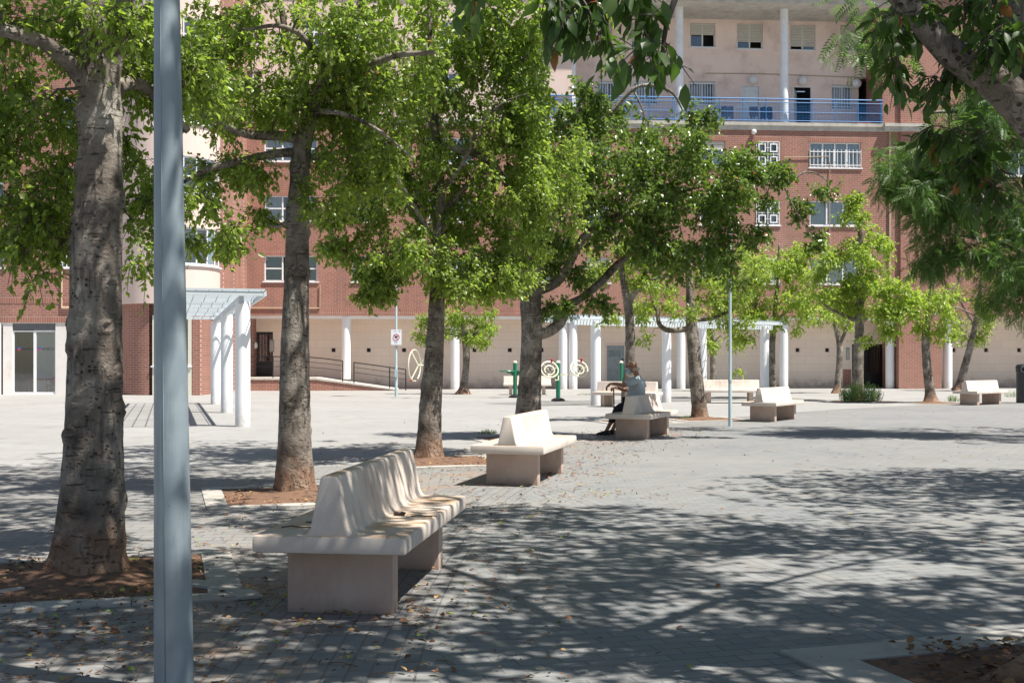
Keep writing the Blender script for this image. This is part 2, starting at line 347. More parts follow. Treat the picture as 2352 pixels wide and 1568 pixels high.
def window(par, u0, u1, z0, z1, v, panes=2, style='', dep=.14, shut=0.0, openp=None, cur=None):
    """frame at the back of the reveal, panes, curtain, dark room, sill"""
    vb = v+dep; fr = MB(); t = .06
    fr.box(u0,u1,vb-.05,vb,z1-t,z1); fr.box(u0,u1,vb-.05,vb,z0,z0+t)
    zz0, zz1 = z0+t, z1-t
    fr.box(u0,u0+t,vb-.05,vb,zz0,zz1); fr.box(u1-t,u1,vb-.05,vb,zz0,zz1)
    w = (u1-u0-2*t)/panes
    for i in range(1, panes): fr.box(u0+t+w*i-.035, u0+t+w*i+.035, vb-.06, vb+.002, zz0, zz1)
    if style == 'mid':
        for i in range(panes):
            if openp != i: fr.box(u0+t+w*i+.035*(i>0), u0+t+w*(i+1)-.035*(i<panes-1), vb-.045, vb-.003, (z0+z1)/2-.03, (z0+z1)/2+.03)
    wf = fr.build('window', M['frame'], par)
    dk = MB(); dk.box(u0-.1,u1+.1,vb+.5,vb+.55,z0-.1,z1+.1); dk.box(u0-.15,u0-.1,vb+.02,vb+.5,z0-.1,z1+.1); dk.box(u1+.1,u1+.15,vb+.02,vb+.5,z0-.1,z1+.1)
    dk.box(u0-.1,u1+.1,vb+.02,vb+.5,z0-.15,z0-.1); dk.box(u0-.1,u1+.1,vb+.02,vb+.5,z1+.1,z1+.15)
    dk.build('dark_interior', M['dark'], wf)
    for i in range(panes):
        if openp == i: continue
        gl = MB(); gl.box(u0+t+w*i, u0+t+w*(i+1), vb-.02, vb-.014, zz0, zz1); gl.build('pane', M['glass'], wf)
    for i in range(panes):
        c = cur[i] if cur else rw.choice((0,1,1,2))
        if openp == i or not c: continue
        a = u0+t+w*i; b = a+w; n = 14; vs = []
        a, b = (a, b) if c == 1 else ((a, a+w*.45) if rw.random() < .5 else (b-w*.45, b))
        for k in range(n+1):
            x = a+(b-a)*k/n; yy = vb+.07+.025*math.sin(k*2.3)+.01*rw.random()
            vs += [(x, yy, zz0), (x, yy, zz1)]
        cu = MB(); cu.add(vs, [(2*k, 2*k+2, 2*k+3, 2*k+1) for k in range(n)]); cu.build('curtain', M['curtain'], wf)
    si = MB(); si.box(u0-.08, u1+.08, v-.06, vb-.052, z0-.06, z0-.003); si.build('sill', M['white'], wf)
    if shut > 0:
        sh = MB(); zb = z1-(z1-z0)*shut; n = max(2, int((z1-zb)/.075)); hh = (z1-zb)/n
        for k in range(n):
            za = zb+k*hh
            sh.prism([(vb-.056,za+.004),(vb-.075,za+hh*.3),(vb-.078,za+hh*.7),(vb-.056,za+hh-.004)], u0+.02, u1-.02, 'x')
        sh.build('shutter', M['shutter'], wf)
    if style == 'grille4':
        gr = MB(); um, zm = (u0+u1)/2, (z0+z1)/2; vf = v-.015
        for a, b, c, d in ((u0,um,z0,zm),(um,u1,z0,zm),(u0,um,zm,z1),(um,u1,zm,z1)):
            e = .10; q = .06; a2,b2,c2,d2 = a+e,b-e,c+e,d-e
            gr.box(a2,b2,vf-.02,vf+.02,d2-q,d2); gr.box(a2,b2,vf-.02,vf+.02,c2,c2+q); gr.box(a2,a2+q,vf-.02,vf+.02,c2+q,d2-q); gr.box(b2-q,b2,vf-.02,vf+.02,c2+q,d2-q)
            for s in (a+.01, b-e): gr.box(s, s+e-.01, vf-.008, vf+.008, (c+d)/2-.012, (c+d)/2+.012)
            for s in (c+.01, d-e): gr.box((a+b)/2-.012, (a+b)/2+.012, vf-.008, vf+.008, s, s+e-.01)
        for s in (u0+.012, um, u1-.012): gr.box(s-.016,s+.016,vf-.014,vf+.014,z0,z1)
        for s in (z0+.012, zm, z1-.012): gr.box(u0,u1,vf-.012,vf+.012,s-.014,s+.014)
        gr.build('grille', M['frame'], wf)
    if style in ('bars', 'lowbars'):
        gr = MB(); vf = v-.03; zt = z0+(z1-z0)*(.72 if style == 'lowbars' else 1.0); n = int((u1-u0)/(.19 if style == 'lowbars' else .13))
        for k in range(n+1):
            x = u0+(u1-u0)*k/n; gr.box(x-.013,x+.013,vf-.013,vf+.013,z0+.01,zt)
        for zq in (z0+.12, zt-.12): gr.box(u0-.01,u1+.01,vf-.02,vf-.014,zq-.022,zq+.022)
        gr.build('grille', M['frame'], wf)
    return wf
ZA = 3.57; ZS = 12.72; ZT = 13.1
uL = U(490); uG = U(1314); uR = U(2027); uRR = U(2066); uE = U(2700)
rows = [(5.18,6.42), (8.06,9.28), (10.92,12.17)]
colsw = [(607,729,3,'mid'),(808,850,1,'mid'),(985,1085,3,'mid'),(1228,1266,1,'mid'),(1345,1400,2,''),(1608,1666,2,''),(1737,1790,1,'grille4'),(1860,1977,4,'')]
holes = []; wins = []
for ri, (za, zb) in enumerate(rows):
    for x0, x1, n, st in colsw:
        h = (U(x0), U(x1), za, zb); holes.append(h)
        if x0 == 1860: st = 'lowbars' if ri == 2 else ''; n = 4 if ri == 2 else 3
        wins.append((h, n, st, ri, x0))
bw = MB(); wall(bw, uL, uR, ZA, ZS, 0, holes)
wall(bw, uR, uRR, ZA, ZS, 0, [])
wall(bw, uR, uRR, ZT, 19.4, 0, [])           # strip beside the gallery
bw.add([(uR,0,ZT),(uR,2.2,ZT),(uR,2.2,19.4),(uR,0,19.4)], [(0,1,2,3)])
wall(bw, uL, U(540), ZS, 19.4, 0, [])
# right-hand tower, a little proud
hr = [(U(2307),U(2400),10.6,11.85),(U(2307),U(2400),7.75,9.0)]
wall(bw, uRR, uE, ZA, 19.4, -.14, hr); bw.add([(uRR,-.14,ZA),(uRR,0,ZA),(uRR,0,19.4),(uRR,-.14,19.4)], [(0,1,2,3)])
bw.build('brick_wall', M['brick'], bld)
for h in hr: window(bld, *h, -.14, 3, 'mid')
for h, n, st, ri, x0 in wins:
    window(bld, *h, 0, n, st, openp={(607,0):1}.get((x0,ri)), shut=.35 if (x0 in (1345,1608)) else 0,
        cur=(1,1,1,1) if x0 == 1860 else None)
# soldier courses over windows and along the bottom edge
so = MB()
so.box(uL, uR-.003, -.012, .10, ZA-.004, ZA+.26)
for (a,b,c,d), n, st, ri, x0 in wins:
    so.box(a-.12, b+.12, -.006, -.001, d+.004, d+.26)
so.build('soldier_course', M['soldier'], bld)
# pink storeys, flush part left of the gallery
pk = MB(); hp = [(U(816),U(838),16.5,17.8),(U(700),U(742),16.5,17.8),(U(560),U(602),16.5,17.8),(U(1010),U(1050),16.5,17.8),(U(816),U(838),13.9,15.3),(U(1010),U(1050),13.9,15.3),(U(560),U(602),13.9,15.3),(U(1180),U(1240),13.9,15.3),(U(1180),U(1240),16.5,17.8)]
wall(pk, U(540), uG, ZT, 19.4, 0.01, hp); pk.add([(uG,.01,ZT),(uG,2.2,ZT),(uG,2.2,19.4),(uG,.01,19.4)], [(0,1,2,3)])
pk.build('rendered_wall', M['pinklight'], bld)
for h in hp: window(bld, *h, .01, 2, 'mid')
# gallery back wall
GV = 2.2
def gh(x0, x1, y0, y1): return (U(x0,GV), U(x1,GV), ZF(y1,x0,GV), ZF(y0,x0,GV))
g_top = [gh(1340,1405,52,112), gh(1450,1511,52,110), gh(1585,1643,53,108), gh(1693,1752,54,112), gh(1815,1873,57,115), gh(1930,1986,58,117)]
g_low = [gh(1372,1420,186,238), gh(1455,1511,186,238), gh(1583,1643,187,240), gh(1910,1958,195,251)]
g_dr = [gh(1703,1746,196,282), gh(1821,1865,198,282)]
g_dr = [(a,b,ZT+.02,d) for a,b,c,d in g_dr]; pas = (U(1972,GV), uR+.3, ZT+.02, ZF(180,1972,GV))
gw = MB(); wall(gw, uG, uR+.05, ZT, 19.4, GV, g_top+g_low+g_dr+[pas]); gw.build('gallery_wall', M['pink'], bld)
for i, h in enumerate(g_top): window(bld, *h, GV, 2, '', shut=(.95,.75,.48,.72,.85,.97)[i], openp=(None,None,1,1,0,None)[i], cur=(0,0))
for h in g_low: window(bld, *h, GV, 2, 'bars', cur=(1,2))
for i, (a,b,c,d) in enumerate(g_dr):
    f = MB(); f.box(a,a+.05,GV+.02,GV+.13,c,d); f.box(b-.05,b,GV+.02,GV+.13,c,d); f.box(a+.05,b-.05,GV+.02,GV+.13,d-.05,d)
    df = f.build('door', M['frame'], bld, label=('closed white panelled door','white door standing half open')[i])
    l = MB(); mw = (b-a-.12)
    if i == 0:
        l.box(a+.06,b-.06,GV+.08,GV+.12,c,d-.055); l.box(a+.16,b-.16,GV+.06,GV+.079,c+.2,c+.9); l.box(a+.16,b-.16,GV+.06,GV+.079,c+1.05,d-.2)
    else:
        m4 = Matrix.Translation((a+.06,GV+.12,c)) @ Matrix.Rotation(R(62),4,'Z')
        l.box(0,mw,-.02,.02,0,d-c-.06,m4); l.box(.1,mw-.1,-.035,-.021,.2,.9,m4); l.box(.1,mw-.1,-.035,-.021,1.05,d-c-.2,m4)
    l.build('door_leaf', M['white'], df)
    k = MB(); k.sphere((b-.14,GV+.05,c+1.0),.035); k.build('handle', M['black'], df)
    dk = MB(); dk.box(a-.1,b+.1,GV+1.3,GV+1.35,c,d); dk.box(a-.1,a-.05,GV+.14,GV+1.3,c,d+.1); dk.box(b+.05,b+.1,GV+.14,GV+1.3,c,d+.1); dk.box(a-.1,b+.1,GV+.14,GV+1.3,d+.05,d+.1)
    dk.build('dark_interior', M['dark'], df)
p = MB(); a,b,c,d = pas; p.box(a-.02,b,GV+2.0,GV+2.05,c,d); p.box(a-.1,a,GV+.15,GV+2.0,c,d+.05); p.box(b,b+.1,GV+.15,GV+2.0,c,d+.05); p.box(a,b,GV+.15,GV+2.0,d,d+.05)
p.build('passage', plain('dim_passage', (.09,.06,.05), .9), bld)
# slabs, floor, cornice, roof
sl = MB(); sl.box(U(540), uR-.004, -.12, 2.4, ZT-.16, ZT); sl.box(U(540), uR-.004, -.06, .5, ZS, ZT-.162)
sl.box(uR-.003, U(2130), -.36, .1, ZT-.16, ZT-.005); sl.box(uR-.003, U(2130), -.30, .09, ZS, ZT-.163)
sl.build('gallery_slab', M['concrete'], bld)
rf = MB(); rf.box(uG-1.2, uR+.2, -.75, 3, 18.78, 19.0); rf.box(uG-1.2, uR+.2, -.85, 3, 19.003, 19.35); rf.box(U(500), uG-1.203, -.2, 3, 19.4, 19.7); rf.box(uR+.203, uE, -.35, 3, 19.4, 19.7)
rf.build('roof_overhang', M['concrete'], bld)
for x in (1313,1560,1801):
    c = MB(); c.lathe((U(x,.38),.38,ZT), [(.205,0),(.205,18.78-ZT)], 28); c.build('gallery_column', M['white'], bld, smooth=40)
for x in (795,1045,1293,1316,1564,1800,2044,2177,2400):
    c = MB(); z0 = .50 if x == 795 else 0; c.lathe((U(x,.35),.35,z0), [(.215,0),(.215,ZA-z0-.03)], 28); c.build('arcade_column', M['column'], bld, smooth=40)
# arcade: back wall, soffit, beam, end pier
AV = 2.0
door1 = (U(560,AV),U(627,AV),.62,ZF(762,600,AV)); door3 = (U(1957,AV),U(2036,AV),.02,ZF(790,2000,AV)); door2 = (U(1394,AV),U(1434,AV),.3,ZF(793,1410,AV))
vents = [(U(x-4.3,AV),U(x+4.3,AV),ZF(808,x,AV),ZF(799.5,x,AV)) for x in (766,847,928,1090,1171,1244,1832,1900,2190,2265,2341)]
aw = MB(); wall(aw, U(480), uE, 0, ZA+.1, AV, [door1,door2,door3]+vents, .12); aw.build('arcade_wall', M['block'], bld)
sf = MB(); sf.box(uL, uE, .11, AV+.2, ZA-.02, ZA+.08); sf.build('arcade_soffit', M['pinklight'], bld)
bm_ = MB(); bm_.box(uL, uR, .25, .45, ZA-.16, ZA-.023); bm_.build('soffit_beam', M['white'], bld)
for a,b,c,d in vents:
    v = MB(); t=.03; y = AV-.012
    v.box(a-t,b+t,y,AV-.002,d,d+t); v.box(a-t,b+t,y,AV-.002,c-t,c); v.box(a-t,a,y,AV-.002,c,d); v.box(b,b+t,y,AV-.002,c,d); vo = v.build('vent', M['pinklight'], bld)
    v = MB(); v.box(a-.02,b+.02,AV+.115,AV+.13,c-.02,d+.02); v.build('vent_hole', M['dark'], vo)
pr = MB(); pr.box(U(2062), U(2160), -.14, AV-.02, 0, ZA-.003)
pr.box(U(1938,AV-.1), U(1956,AV-.1), AV-.02, AV-.003, 0, .95)
pr.build('brick_pier', M['brick'], bld)
def gate(a,b,c,d,name='entrance_door',lab=None):
    f = MB(); y = AV+.06
    f.box(a,b,y,y+.06,d-.12,d); f.box(a,a+.09,y,y+.06,c,d-.12); f.box(b-.09,b,y,y+.06,c,d-.12); f.box(a+.09,b-.09,y,y+.06,c,c+.75)
    m = a+(b-a)*.36; f.box(m-.08,m+.08,y,y+.06,c+.75,d-.12)
    k = m+.2
    while k < b-.12: f.box(k-.015,k+.015,y+.015,y+.045,c+.75,d-.12); k += .15
    o = f.build(name, M['black'], bld, label=lab)
    gl = MB(); gl.box(a+.09,b-.09,y+.064,y+.07,c+.75,d-.12); gl.build('pane', M['glass'], o)
    dk = MB(); dk.box(a-.1,b+.1,AV+1.6,AV+1.65,c,d); dk.box(a-.15,a-.1,AV+.13,AV+1.6,c,d); dk.box(b+.1,b+.15,AV+.13,AV+1.6,c,d); dk.box(a-.1,b+.1,AV+.13,AV+1.6,d+.02,d+.06); dk.build('dark_interior', M['dark'], o)
gate(*door1); gate(*door3)
a,b,c,d = door2; f = MB(); f.box(a,b,AV+.03,AV+.08,c,d)
o = f.build('utility_door', M['greymetal'], bld, label='grey metal service door')
f = MB()
for q in (.25,.62):
    for k in range(7): 
        x = a+(b-a)*q-.1; z = d-.28-k*.045; f.prism([(AV+.012,z),(AV+.028,z+.012),(AV+.028,z+.02)], x, x+.26, 'x')
f.build('louvre', M['greymetal'], o)
f = MB(); f.box(a-.09,a-.003,AV-.014,AV-.003,c,d); f.box(b+.003,b+.09,AV-.014,AV-.003,c,d); f.box(a-.09,b+.09,AV-.014,AV-.003,d+.003,d+.15); f.build('door_surround', M['pinklight'], o)
f = MB(); f.box(b-.12,b-.07,AV-.02,AV+.029,1.35,1.5); f.build('handle', M['black'], o)
M['signblue'] = plain('sign_blue', (.03,.06,.16), .4, .05); M['steelplate'] = plain('brushed_plate', (.42,.40,.36), .4, .1, 20, metal=.3)
def txt(body, size, name, mat, par, m4, ext=.002, sx=1.0):
    cu = bpy.data.curves.new('t', 'FONT'); cu.body = body; cu.size = size; cu.extrude = ext; cu.align_x = 'CENTER'; cu.align_y = 'CENTER'
    to = bpy.data.objects.new('t', cu); COL.objects.link(to); bpy.context.view_layer.update()
    me = bpy.data.meshes.new_from_object(to.evaluated_get(bpy.context.evaluated_depsgraph_get())); bpy.data.objects.remove(to)
    me.materials.clear(); me.materials.append(mat); me.transform(m4 @ Matrix.Rotation(R(90),4,'X') @ Matrix.Diagonal((sx,1,1,1)))
    o = bpy.data.objects.new(name, me); COL.objects.link(o); o.parent = par; return o
for x, y, s in ((582.5,815,'1'), (1999,777,'3')):
    f = MB(); uu = U(x,AV); zz = ZF(y,x,AV); f.box(uu-.10,uu+.10,AV-.02,AV-.003,zz-.10,zz+.10); o = f.build('number_plate', M['signblue'], bld)
    txt(s, .2, 'numeral', M['white'], o, Matrix.Translation((uu,AV-.024,zz)))
for x0,x1,y0,y1 in ((625.5,643,780,801)[0:0] or (619,630,780,808),(1943,1951,798,826)):
    f = MB(); f.box(U(x0,AV),U(x1,AV),AV-.03,AV-.003,ZF(y1,x0,AV),ZF(y0,x0,AV)); o = f.build('intercom', M['greymetal'], bld)
    f = MB(); f.box(U(x0,AV)+.03,U(x1,AV)-.03,AV-.036,AV-.031,ZF(y1,x0,AV)+.05,ZF(y0,x0,AV)-.08); f.build('button_panel', M['steelplate'], o)
def globe(u, v, z, r):
    f = MB(); f.sphere((u, v-r, z), r, 20); o = f.build('globe_lamp', M['globe'], bld, smooth=1)
    f = MB(); f.tube([(u,v-.05,z),(u,v,z)], r*.55, 14); f.build('lamp_base', M['white'], o)
globe(U(584,AV), AV, ZF(793,584,AV), .2)
for x, y in ((1727,186),(1841,188),(1964,195)): globe(U(x,GV), GV, ZF(y,x,GV), .24)
globe(U(1730,0), 0, ZF(302,1730,0)-.05, .13)
f = MB(); q = [(U(x,GV),GV-.03,ZF(y,x,GV)) for x,y in ((1620,169),(1740,170),(1900,176),(1990,179))]; f.tube(q,.018,6); f.build('conduit', M['cable'], bld)
# drain pipes and gas pipes
f = MB(); f.box(U(529)-.12,U(529)+.12,-.16,-.003,ZA+.3,19.3); f.build('drain_pipe', M['pipe'], bld)
f = MB(); f.box(U(2043)-.04,U(2043)+.04,-.09,-.003,ZA+.3,ZS-.02); f.build('gas_pipe', M['cable'], bld)
f = MB(); z = ZA+.33; f.tube([(uL,-.05,z),(U(735),-.05,z),(U(735),-.05,5.0)],.03,6); f.tube([(U(1905),-.05,ZF(372,1905)),(U(1905),-.05,7)],.02,6); f.tube([(U(1800),-.05,ZF(362,1800)),(U(1905),-.05,ZF(360,1905))],.02,6); f.build('gas_pipe', M['cable'], bld)
# terrace and ramp in front of door 1
tv = -1.85
f = MB(); u0, u1, u2 = U(440,tv), U(724,tv), U(905,tv)
f.prism([(u0,0),(u0,.50),(u1,.50),(u2,.02),(u2,0)], tv, AV-.05, 'y'); f.build('terrace_wall', M['brick'], bld)
f = MB(); f.prism([(u0,.503),(u0,.60),(u1,.60),(u2+.15,.05),(u2+.15,.003),(u2,.023),(u1,.503)], tv-.04, AV-.03, 'y'); f.build('terrace_floor', M['concrete'], bld)
rl = MB(); tvr = tv+.15
pts = [(U(495,tvr),.60),(U(627,tvr),.60),(U(724,tvr),.57),(U(932,tvr),.0)]
def tz(x):
    u = U(x,tvr)
    for (a,za),(b,zb) in zip(pts, pts[1:]):
        if a <= u <= b: return za+(zb-za)*(u-a)/(b-a)
    return 0
for dz, wq in ((.98,.045),(.76,.022),(.52,.022)):
    for xa, xb in ((495,627),(627,788),(812,932)):
        zb_ = lambda x: max(tz(x), 0)+(dz if x < 930 else dz+.0)
        n = 4
        for k in range(n):
            x0 = xa+(xb-xa)*k/n; x1 = xa+(xb-xa)*(k+1)/n
            rl.bar((U(x0,tvr),tvr,zb_(x0)), (U(x1,tvr),tvr,zb_(x1)), wq)
for x in (495,560,627,705,787,813,895,932): rl.box(U(x,tvr)-.025,U(x,tvr)+.025,tvr-.025,tvr+.025,tz(x),tz(x)+.97)
rl.build('ramp_railing', M['black'], bld)
# blue gallery railing
r_ = MB(); rv = -.02; ra, rb = uG-2.0, uR+.0
for z, q in ((ZT+1.17,.035),(ZT+1.0,.022),(ZT+.52,.018),(ZT+.10,.022)): r_.tube([(ra,rv,z),(rb,rv,z)], q, 8)
x = ra
while x < rb: r_.box(x-.02,x+.02,rv-.015,rv+.015,ZT,ZT+1.17); x += 1.16
ro = r_.build('gallery_railing', M['blue'], bld)
x = ra; m_ = MB()
while x < rb: m_.box(x-.004,x+.004,rv+.006,rv+.012,ZT+.1,ZT+1.0); x += .075
z = ZT+.13
while z < ZT+1.0: m_.box(ra,rb,rv+.013,rv+.018,z-.0035,z+.0035); z += .075
m_.build('mesh_infill', M['blue'], ro)
# drying racks, laundry, pots on the gallery
M['navy'] = plain('navy_cloth', (.025,.035,.075), .9, .2, 5); M['greycl'] = plain('grey_cloth', (.10,.12,.17), .9, .5, 6); M['paleclo'] = plain('pale_cloth', (.55,.57,.6), .9, .1, 5)
B2W = bld.matrix_basis.copy(); B2W = Matrix.Translation((0,57,0)) @ Matrix.Rotation(BA,4,'Z')
def onb(u, v, z): return B2W @ Vector((u,v,z))
def rack(x0, x1, lab, clothes):
    v = .95; a, b = U(x0,v), U(x1,v); c = (a+b)/2; o = empty('drying_rack', onb(c,v,ZT), BA, lab, 'drying rack', 'laundry racks on the gallery')
    h = (b-a)/2; f = MB()
    for y in (-.25,.25): f.tube([(-h,y,.92),(h,y,.92)],.012,6); 
    for k in range(6): yy = -.25+k*.1; f.tube([(-h,yy,.92),(h,yy,.92)],.005,4)
    for s in (-1,1): f.tube([(s*h*.6,-.3,0),(s*h*.5,.25,.92)],.012,6); f.tube([(s*h*.6,.3,0),(s*h*.5,-.25,.92)],.012,6); f.tube([(s*h,-.25,.92),(s*h,.25,.92)],.012,6)
    f.build('frame', M['frame'], o)
    for cx, wd, dr, mat, nm in clothes:
        f = MB(); vs = []; n = 8
        for k in range(n+1):
            t = k/n; xx = cx+(t-.5)*wd; yy = -.27+.02*math.sin(k*1.7+cx); vs += [(xx,yy,.93),(xx+.02*math.sin(k),yy-.02,.93-dr*(.85+.15*math.sin(k*2+cx*5)))]
        f.add(vs, [(2*k,2*k+2,2*k+3,2*k+1) for k in range(n)])
        q = f.build(nm, M[mat]); q.location = o.location; q.rotation_euler = o.rotation_euler
        md = q.modifiers.new('s','SOLIDIFY'); md.thickness = .01
        tag(q, {'navy':'dark navy towel','greycl':'patterned grey blue garment','paleclo':'pale white garment'}[mat]+' hanging on the '+lab.split(' rack')[0].split('drying')[0].strip()+' gallery rack, '+('left' if cx < 0 else 'right')+' end' , 'laundry', 'washing hung on the gallery')
    return o
rack(1622,1702, 'open left drying rack with grey clothes behind the blue gallery railing', [(-.35,.22,.6,'paleclo','shirt'),(.12,.62,.72,'greycl','bed_sheet')])
rack(1705,1782, 'open right drying rack with navy clothes in front of the white gallery door', [(-.35,.45,.66,'greycl','shirt'),(.28,.62,.78,'navy','towel')])
M['terracotta'] = plain('terracotta', (.33,.08,.05), .8, .15); M['leafplain'] = plain('plant_green', (.05,.11,.03), .7, .3, 9)
def potplant(x, lab, wd, hh):
    o = empty('potted_plant', onb(U(x,.4),.4,ZT), BA, lab, 'plant', 'pots on the gallery floor')
    f = MB(); f.box(-wd/2,wd/2,-.12,.12,0,.2); f.build('pot', M['terracotta'], o, bevel=.01)
    f = MB(); rr = random.Random(int(x))
    for k in range(90):
        px, py, pz = rr.uniform(-wd/2,wd/2), rr.uniform(-.15,.15), .2+rr.random()**1.5*hh; a = rr.uniform(0,6.28); s = .05
        d = Vector((math.cos(a)*s, math.sin(a)*s, rr.uniform(-.02,.04))); n = Vector((-d.y, d.x, 0))*.4; c = Vector((px,py,pz))
        f.add([c-d, c-n, c+d, c+n], [(0,1,2,3)])
    f.build('foliage', M['leafplain'], o); return o
potplant(1612, 'long red plant trough at the left end of the laundry', .8, .55)
potplant(1634, 'small red pot between the trough and the grey washing', .4, .35)
potplant(1985, 'plant trough in front of the dark gallery passage', .9, .35)
# ================================================================ left wing with round bay and shop
def WX(x, Y): return (x-CX)*Y/F
wing = empty('brick_wing', (0,0,0), 0, 'brick building wing at far left with a round pink bay and a glazed shop door', 'building')
WY = 48.0
xw = WX(268, WY)
ws = MB(); wins2 = [(135,172,5.18,6.42),(135,172,8.0,9.25),(-20,8,5.18,6.42),(-20,8,8.0,9.25),(-20,33,10.9,12.0),(135,172,10.9,12.15)]
hs = [(WX(a,WY),WX(b,WY),c,d) for a,b,c,d in wins2]
wall(ws, -40, xw, 2.93, 19.5, WY, hs); 
rx = WX(493, 50)
ws.add([(rx,50,0),(rx,60,0),(rx,60,19.5),(rx,50,19.5)], [(0,1,2,3)])
# curved brick base of the bay
cx, cy, cr = -14.25, 48.9, 2.05
def arc(mb, c, r, a0, a1, z0, z1, n=30, cap=False):
    vs = []
    for k in range(n+1):
        a = R(a0+(a1-a0)*k/n); vs += [(c[0]+r*math.cos(a), c[1]+r*math.sin(a), z0), (c[0]+r*math.cos(a), c[1]+r*math.sin(a), z1)]
    mb.add(vs, [(2*k,2*k+2,2*k+3,2*k+1) for k in range(n)])
arc(ws, (cx,cy), cr-.15, 175, 262, 0, 3.67)
ws.build('brick_wall', M['brick'], wing)
f = MB(); xq = WX(350,47.0); x2 = WX(441,47.0)
f.box(x2+.01, WX(459,47.0), 47.0, 50.5, 0, 3.67); f.box(xq-.3, x2+.005, 47.45, 47.6, 0, 3.67); f.box(WX(459,47.0)+.003, rx+.1, 48.9, 49.1, 0, 3.9)
f.build('brick_pier', M['brick'], wing)
f = MB(); f.box(-40, xw, WY-.012, WY-.002, 2.93, 3.2); f.box(-40, xw, WY-.012, WY-.002, 3.72, 3.98); 
for a,b,c,d in hs: f.box(a-.12,b+.12,WY-.008,WY-.002,d+.005,d+.26)
f.build('soldier_course', M['soldier'], wing)
for i, h in enumerate(hs): window(wing, *h, WY, 1 if i in (0,1,5) else 2, 'grille4' if i in (0,1) else 'mid', cur=None)
# round bay
by = MB(); levels = [(3.67,5.25),(6.75,8.1),(9.6,10.95),(12.4,13.8),(15.2,19.5)]
for z0, z1 in levels: arc(by, (cx,cy), cr, 150, 390, z0, z1, 48)
for (a,z1),(z2,b) in zip(levels, levels[1:]):
    arc(by, (cx,cy), cr, 150, 300, z1, z2, 30)
    for q in (300,): pass
fan = [(cx+cr*math.cos(R(150+240*k/48)), cy+cr*math.sin(R(150+240*k/48)), 3.67) for k in range(49)]
by.add(fan, [tuple(range(49))[::-1]])
by.build('round_bay', M['pinklight'], wing, smooth=40)
for (a,z1),(z2,b) in zip(levels, levels[1:]):
    fr = MB(); si = MB(); pn = MB(); dk = MB()
    for k in range(6):
        a = R(302+16*k); c = Vector((cx+(cr-.06)*math.cos(a), cy+(cr-.06)*math.sin(a), 0)); fr.tube([c+Vector((0,0,z1)), c+Vector((0,0,z2))], .035, 6)
    arc(fr, (cx,cy), cr-.04, 300, 384, z1, z1+.07, 20); arc(fr, (cx,cy), cr-.04, 300, 384, z2-.07, z2, 20); arc(fr, (cx,cy), cr-.05, 300, 384, z1+.68, z1+.74, 20)
    wo_ = fr.build('window', M['frame'], wing, smooth=30)
    arc(pn, (cx,cy), cr-.1, 300, 384, z1, z2, 20); pn.build('pane', M['glass'], wo_)
    arc(dk, (cx,cy), cr-.25, 300, 340, z1, z2, 14); dk.build('curtain', M['curtain'], wo_)
    dk = MB(); arc(dk, (cx,cy), cr-.6, 296, 390, z1-.1, z2+.1, 14); dk.build('dark_interior', M['dark'], wo_)
    si = MB(); vs = []
    for k in range(41):
        t = R(296+94*k/40)
        for r, z in ((cr-.12,z1-.05),(cr+.07,z1-.05),(cr+.07,z1+.003),(cr-.12,z1+.003)): vs.append((cx+r*math.cos(t),cy+r*math.sin(t),z))
    si.add(vs, [(4*k+j,4*k+(j+1)%4,4*k+4+(j+1)%4,4*k+4+j) for k in range(40) for j in range(4)]); si.build('sill', M['white'], wo_, smooth=30)
# ground floor window beside the bay, mostly behind the pole
f = MB(); a, b = xq, x2-.02; f.box(a,a+.08,47.0,47.44,0,3.2); f.box(b-.14,b,46.98,47.44,0,3.2); f.box(a+.08,b-.14,47.0,47.44,3.05,3.2); f.box(a+.08,b-.14,47.02,47.44,0,1.18)
o = f.build('window', plain('cream_surround', (.70,.66,.55), .7, .06), wing, label='cream framed ground floor window with half lowered shutter')
f = MB(); n = 22
for k in range(n): z = 1.4+k*.075; f.prism([(47.12,z),(47.10,z+.02),(47.10,z+.05),(47.12,z+.07)], a+.08, b-.5, 'x')
f.build('shutter', M['shutter'], o)
f = MB()
for k in range(5): f.box(b-.48+k*.085,b-.46+k*.085,47.06,47.08,1.2,3.05)
f.build('grille', plain('cream_bars', (.66,.60,.42), .6, .05), o)
f = MB(); f.box(a-.05,b+.02,46.93,46.999,1.12,1.18); f.build('sill', M['white'], o)
# shop front
xs0, xs1 = WX(28,WY), WX(127,WY)
f = MB(); wall(f, WX(40,WY)-.6, xw+.1, 0, 2.925, WY+.02, [(xs0,xs1,.03,2.62+.29)], .12)
f.add([(WX(22,WY)-.35,WY+.02,0),(WX(22,WY)-2.4,WY-3.4,0),(WX(22,WY)-2.4,WY-3.4,2.925),(WX(22,WY)-.35,WY+.02,2.925)], [(0,1,2,3)])
f.build('white_wall', M['offwhite'], wing)
f = MB(); f.box(WX(22,WY)-2.6, -40, WY-3.4, WY-3.3, 0, 2.925)
f = MB(); y = WY+.12; t = .05
f.box(xs0,xs1,y-.03,y+.03,.03,.10); f.box(xs0,xs0+t,y-.03,y+.03,.10,2.62); f.box(xs1-t,xs1,y-.03,y+.03,.10,2.62); xm = WX(78.5,WY); f.box(xm-.06,xm+.05,y-.04,y+.04,.10,2.6); f.box(xs0+t,xs1-t,y-.03,y+.03,2.56,2.62)
dr = f.build('shop_door', M['frame'], wing, label='glazed sliding shop door with AMICS lettering')
f = MB(); f.box(xs0,xs1,y-.06,y+.1,2.65,2.92); 
f.build('shutter_box', plain('grey_shutter_box', (.13,.13,.14), .6, .1), dr)
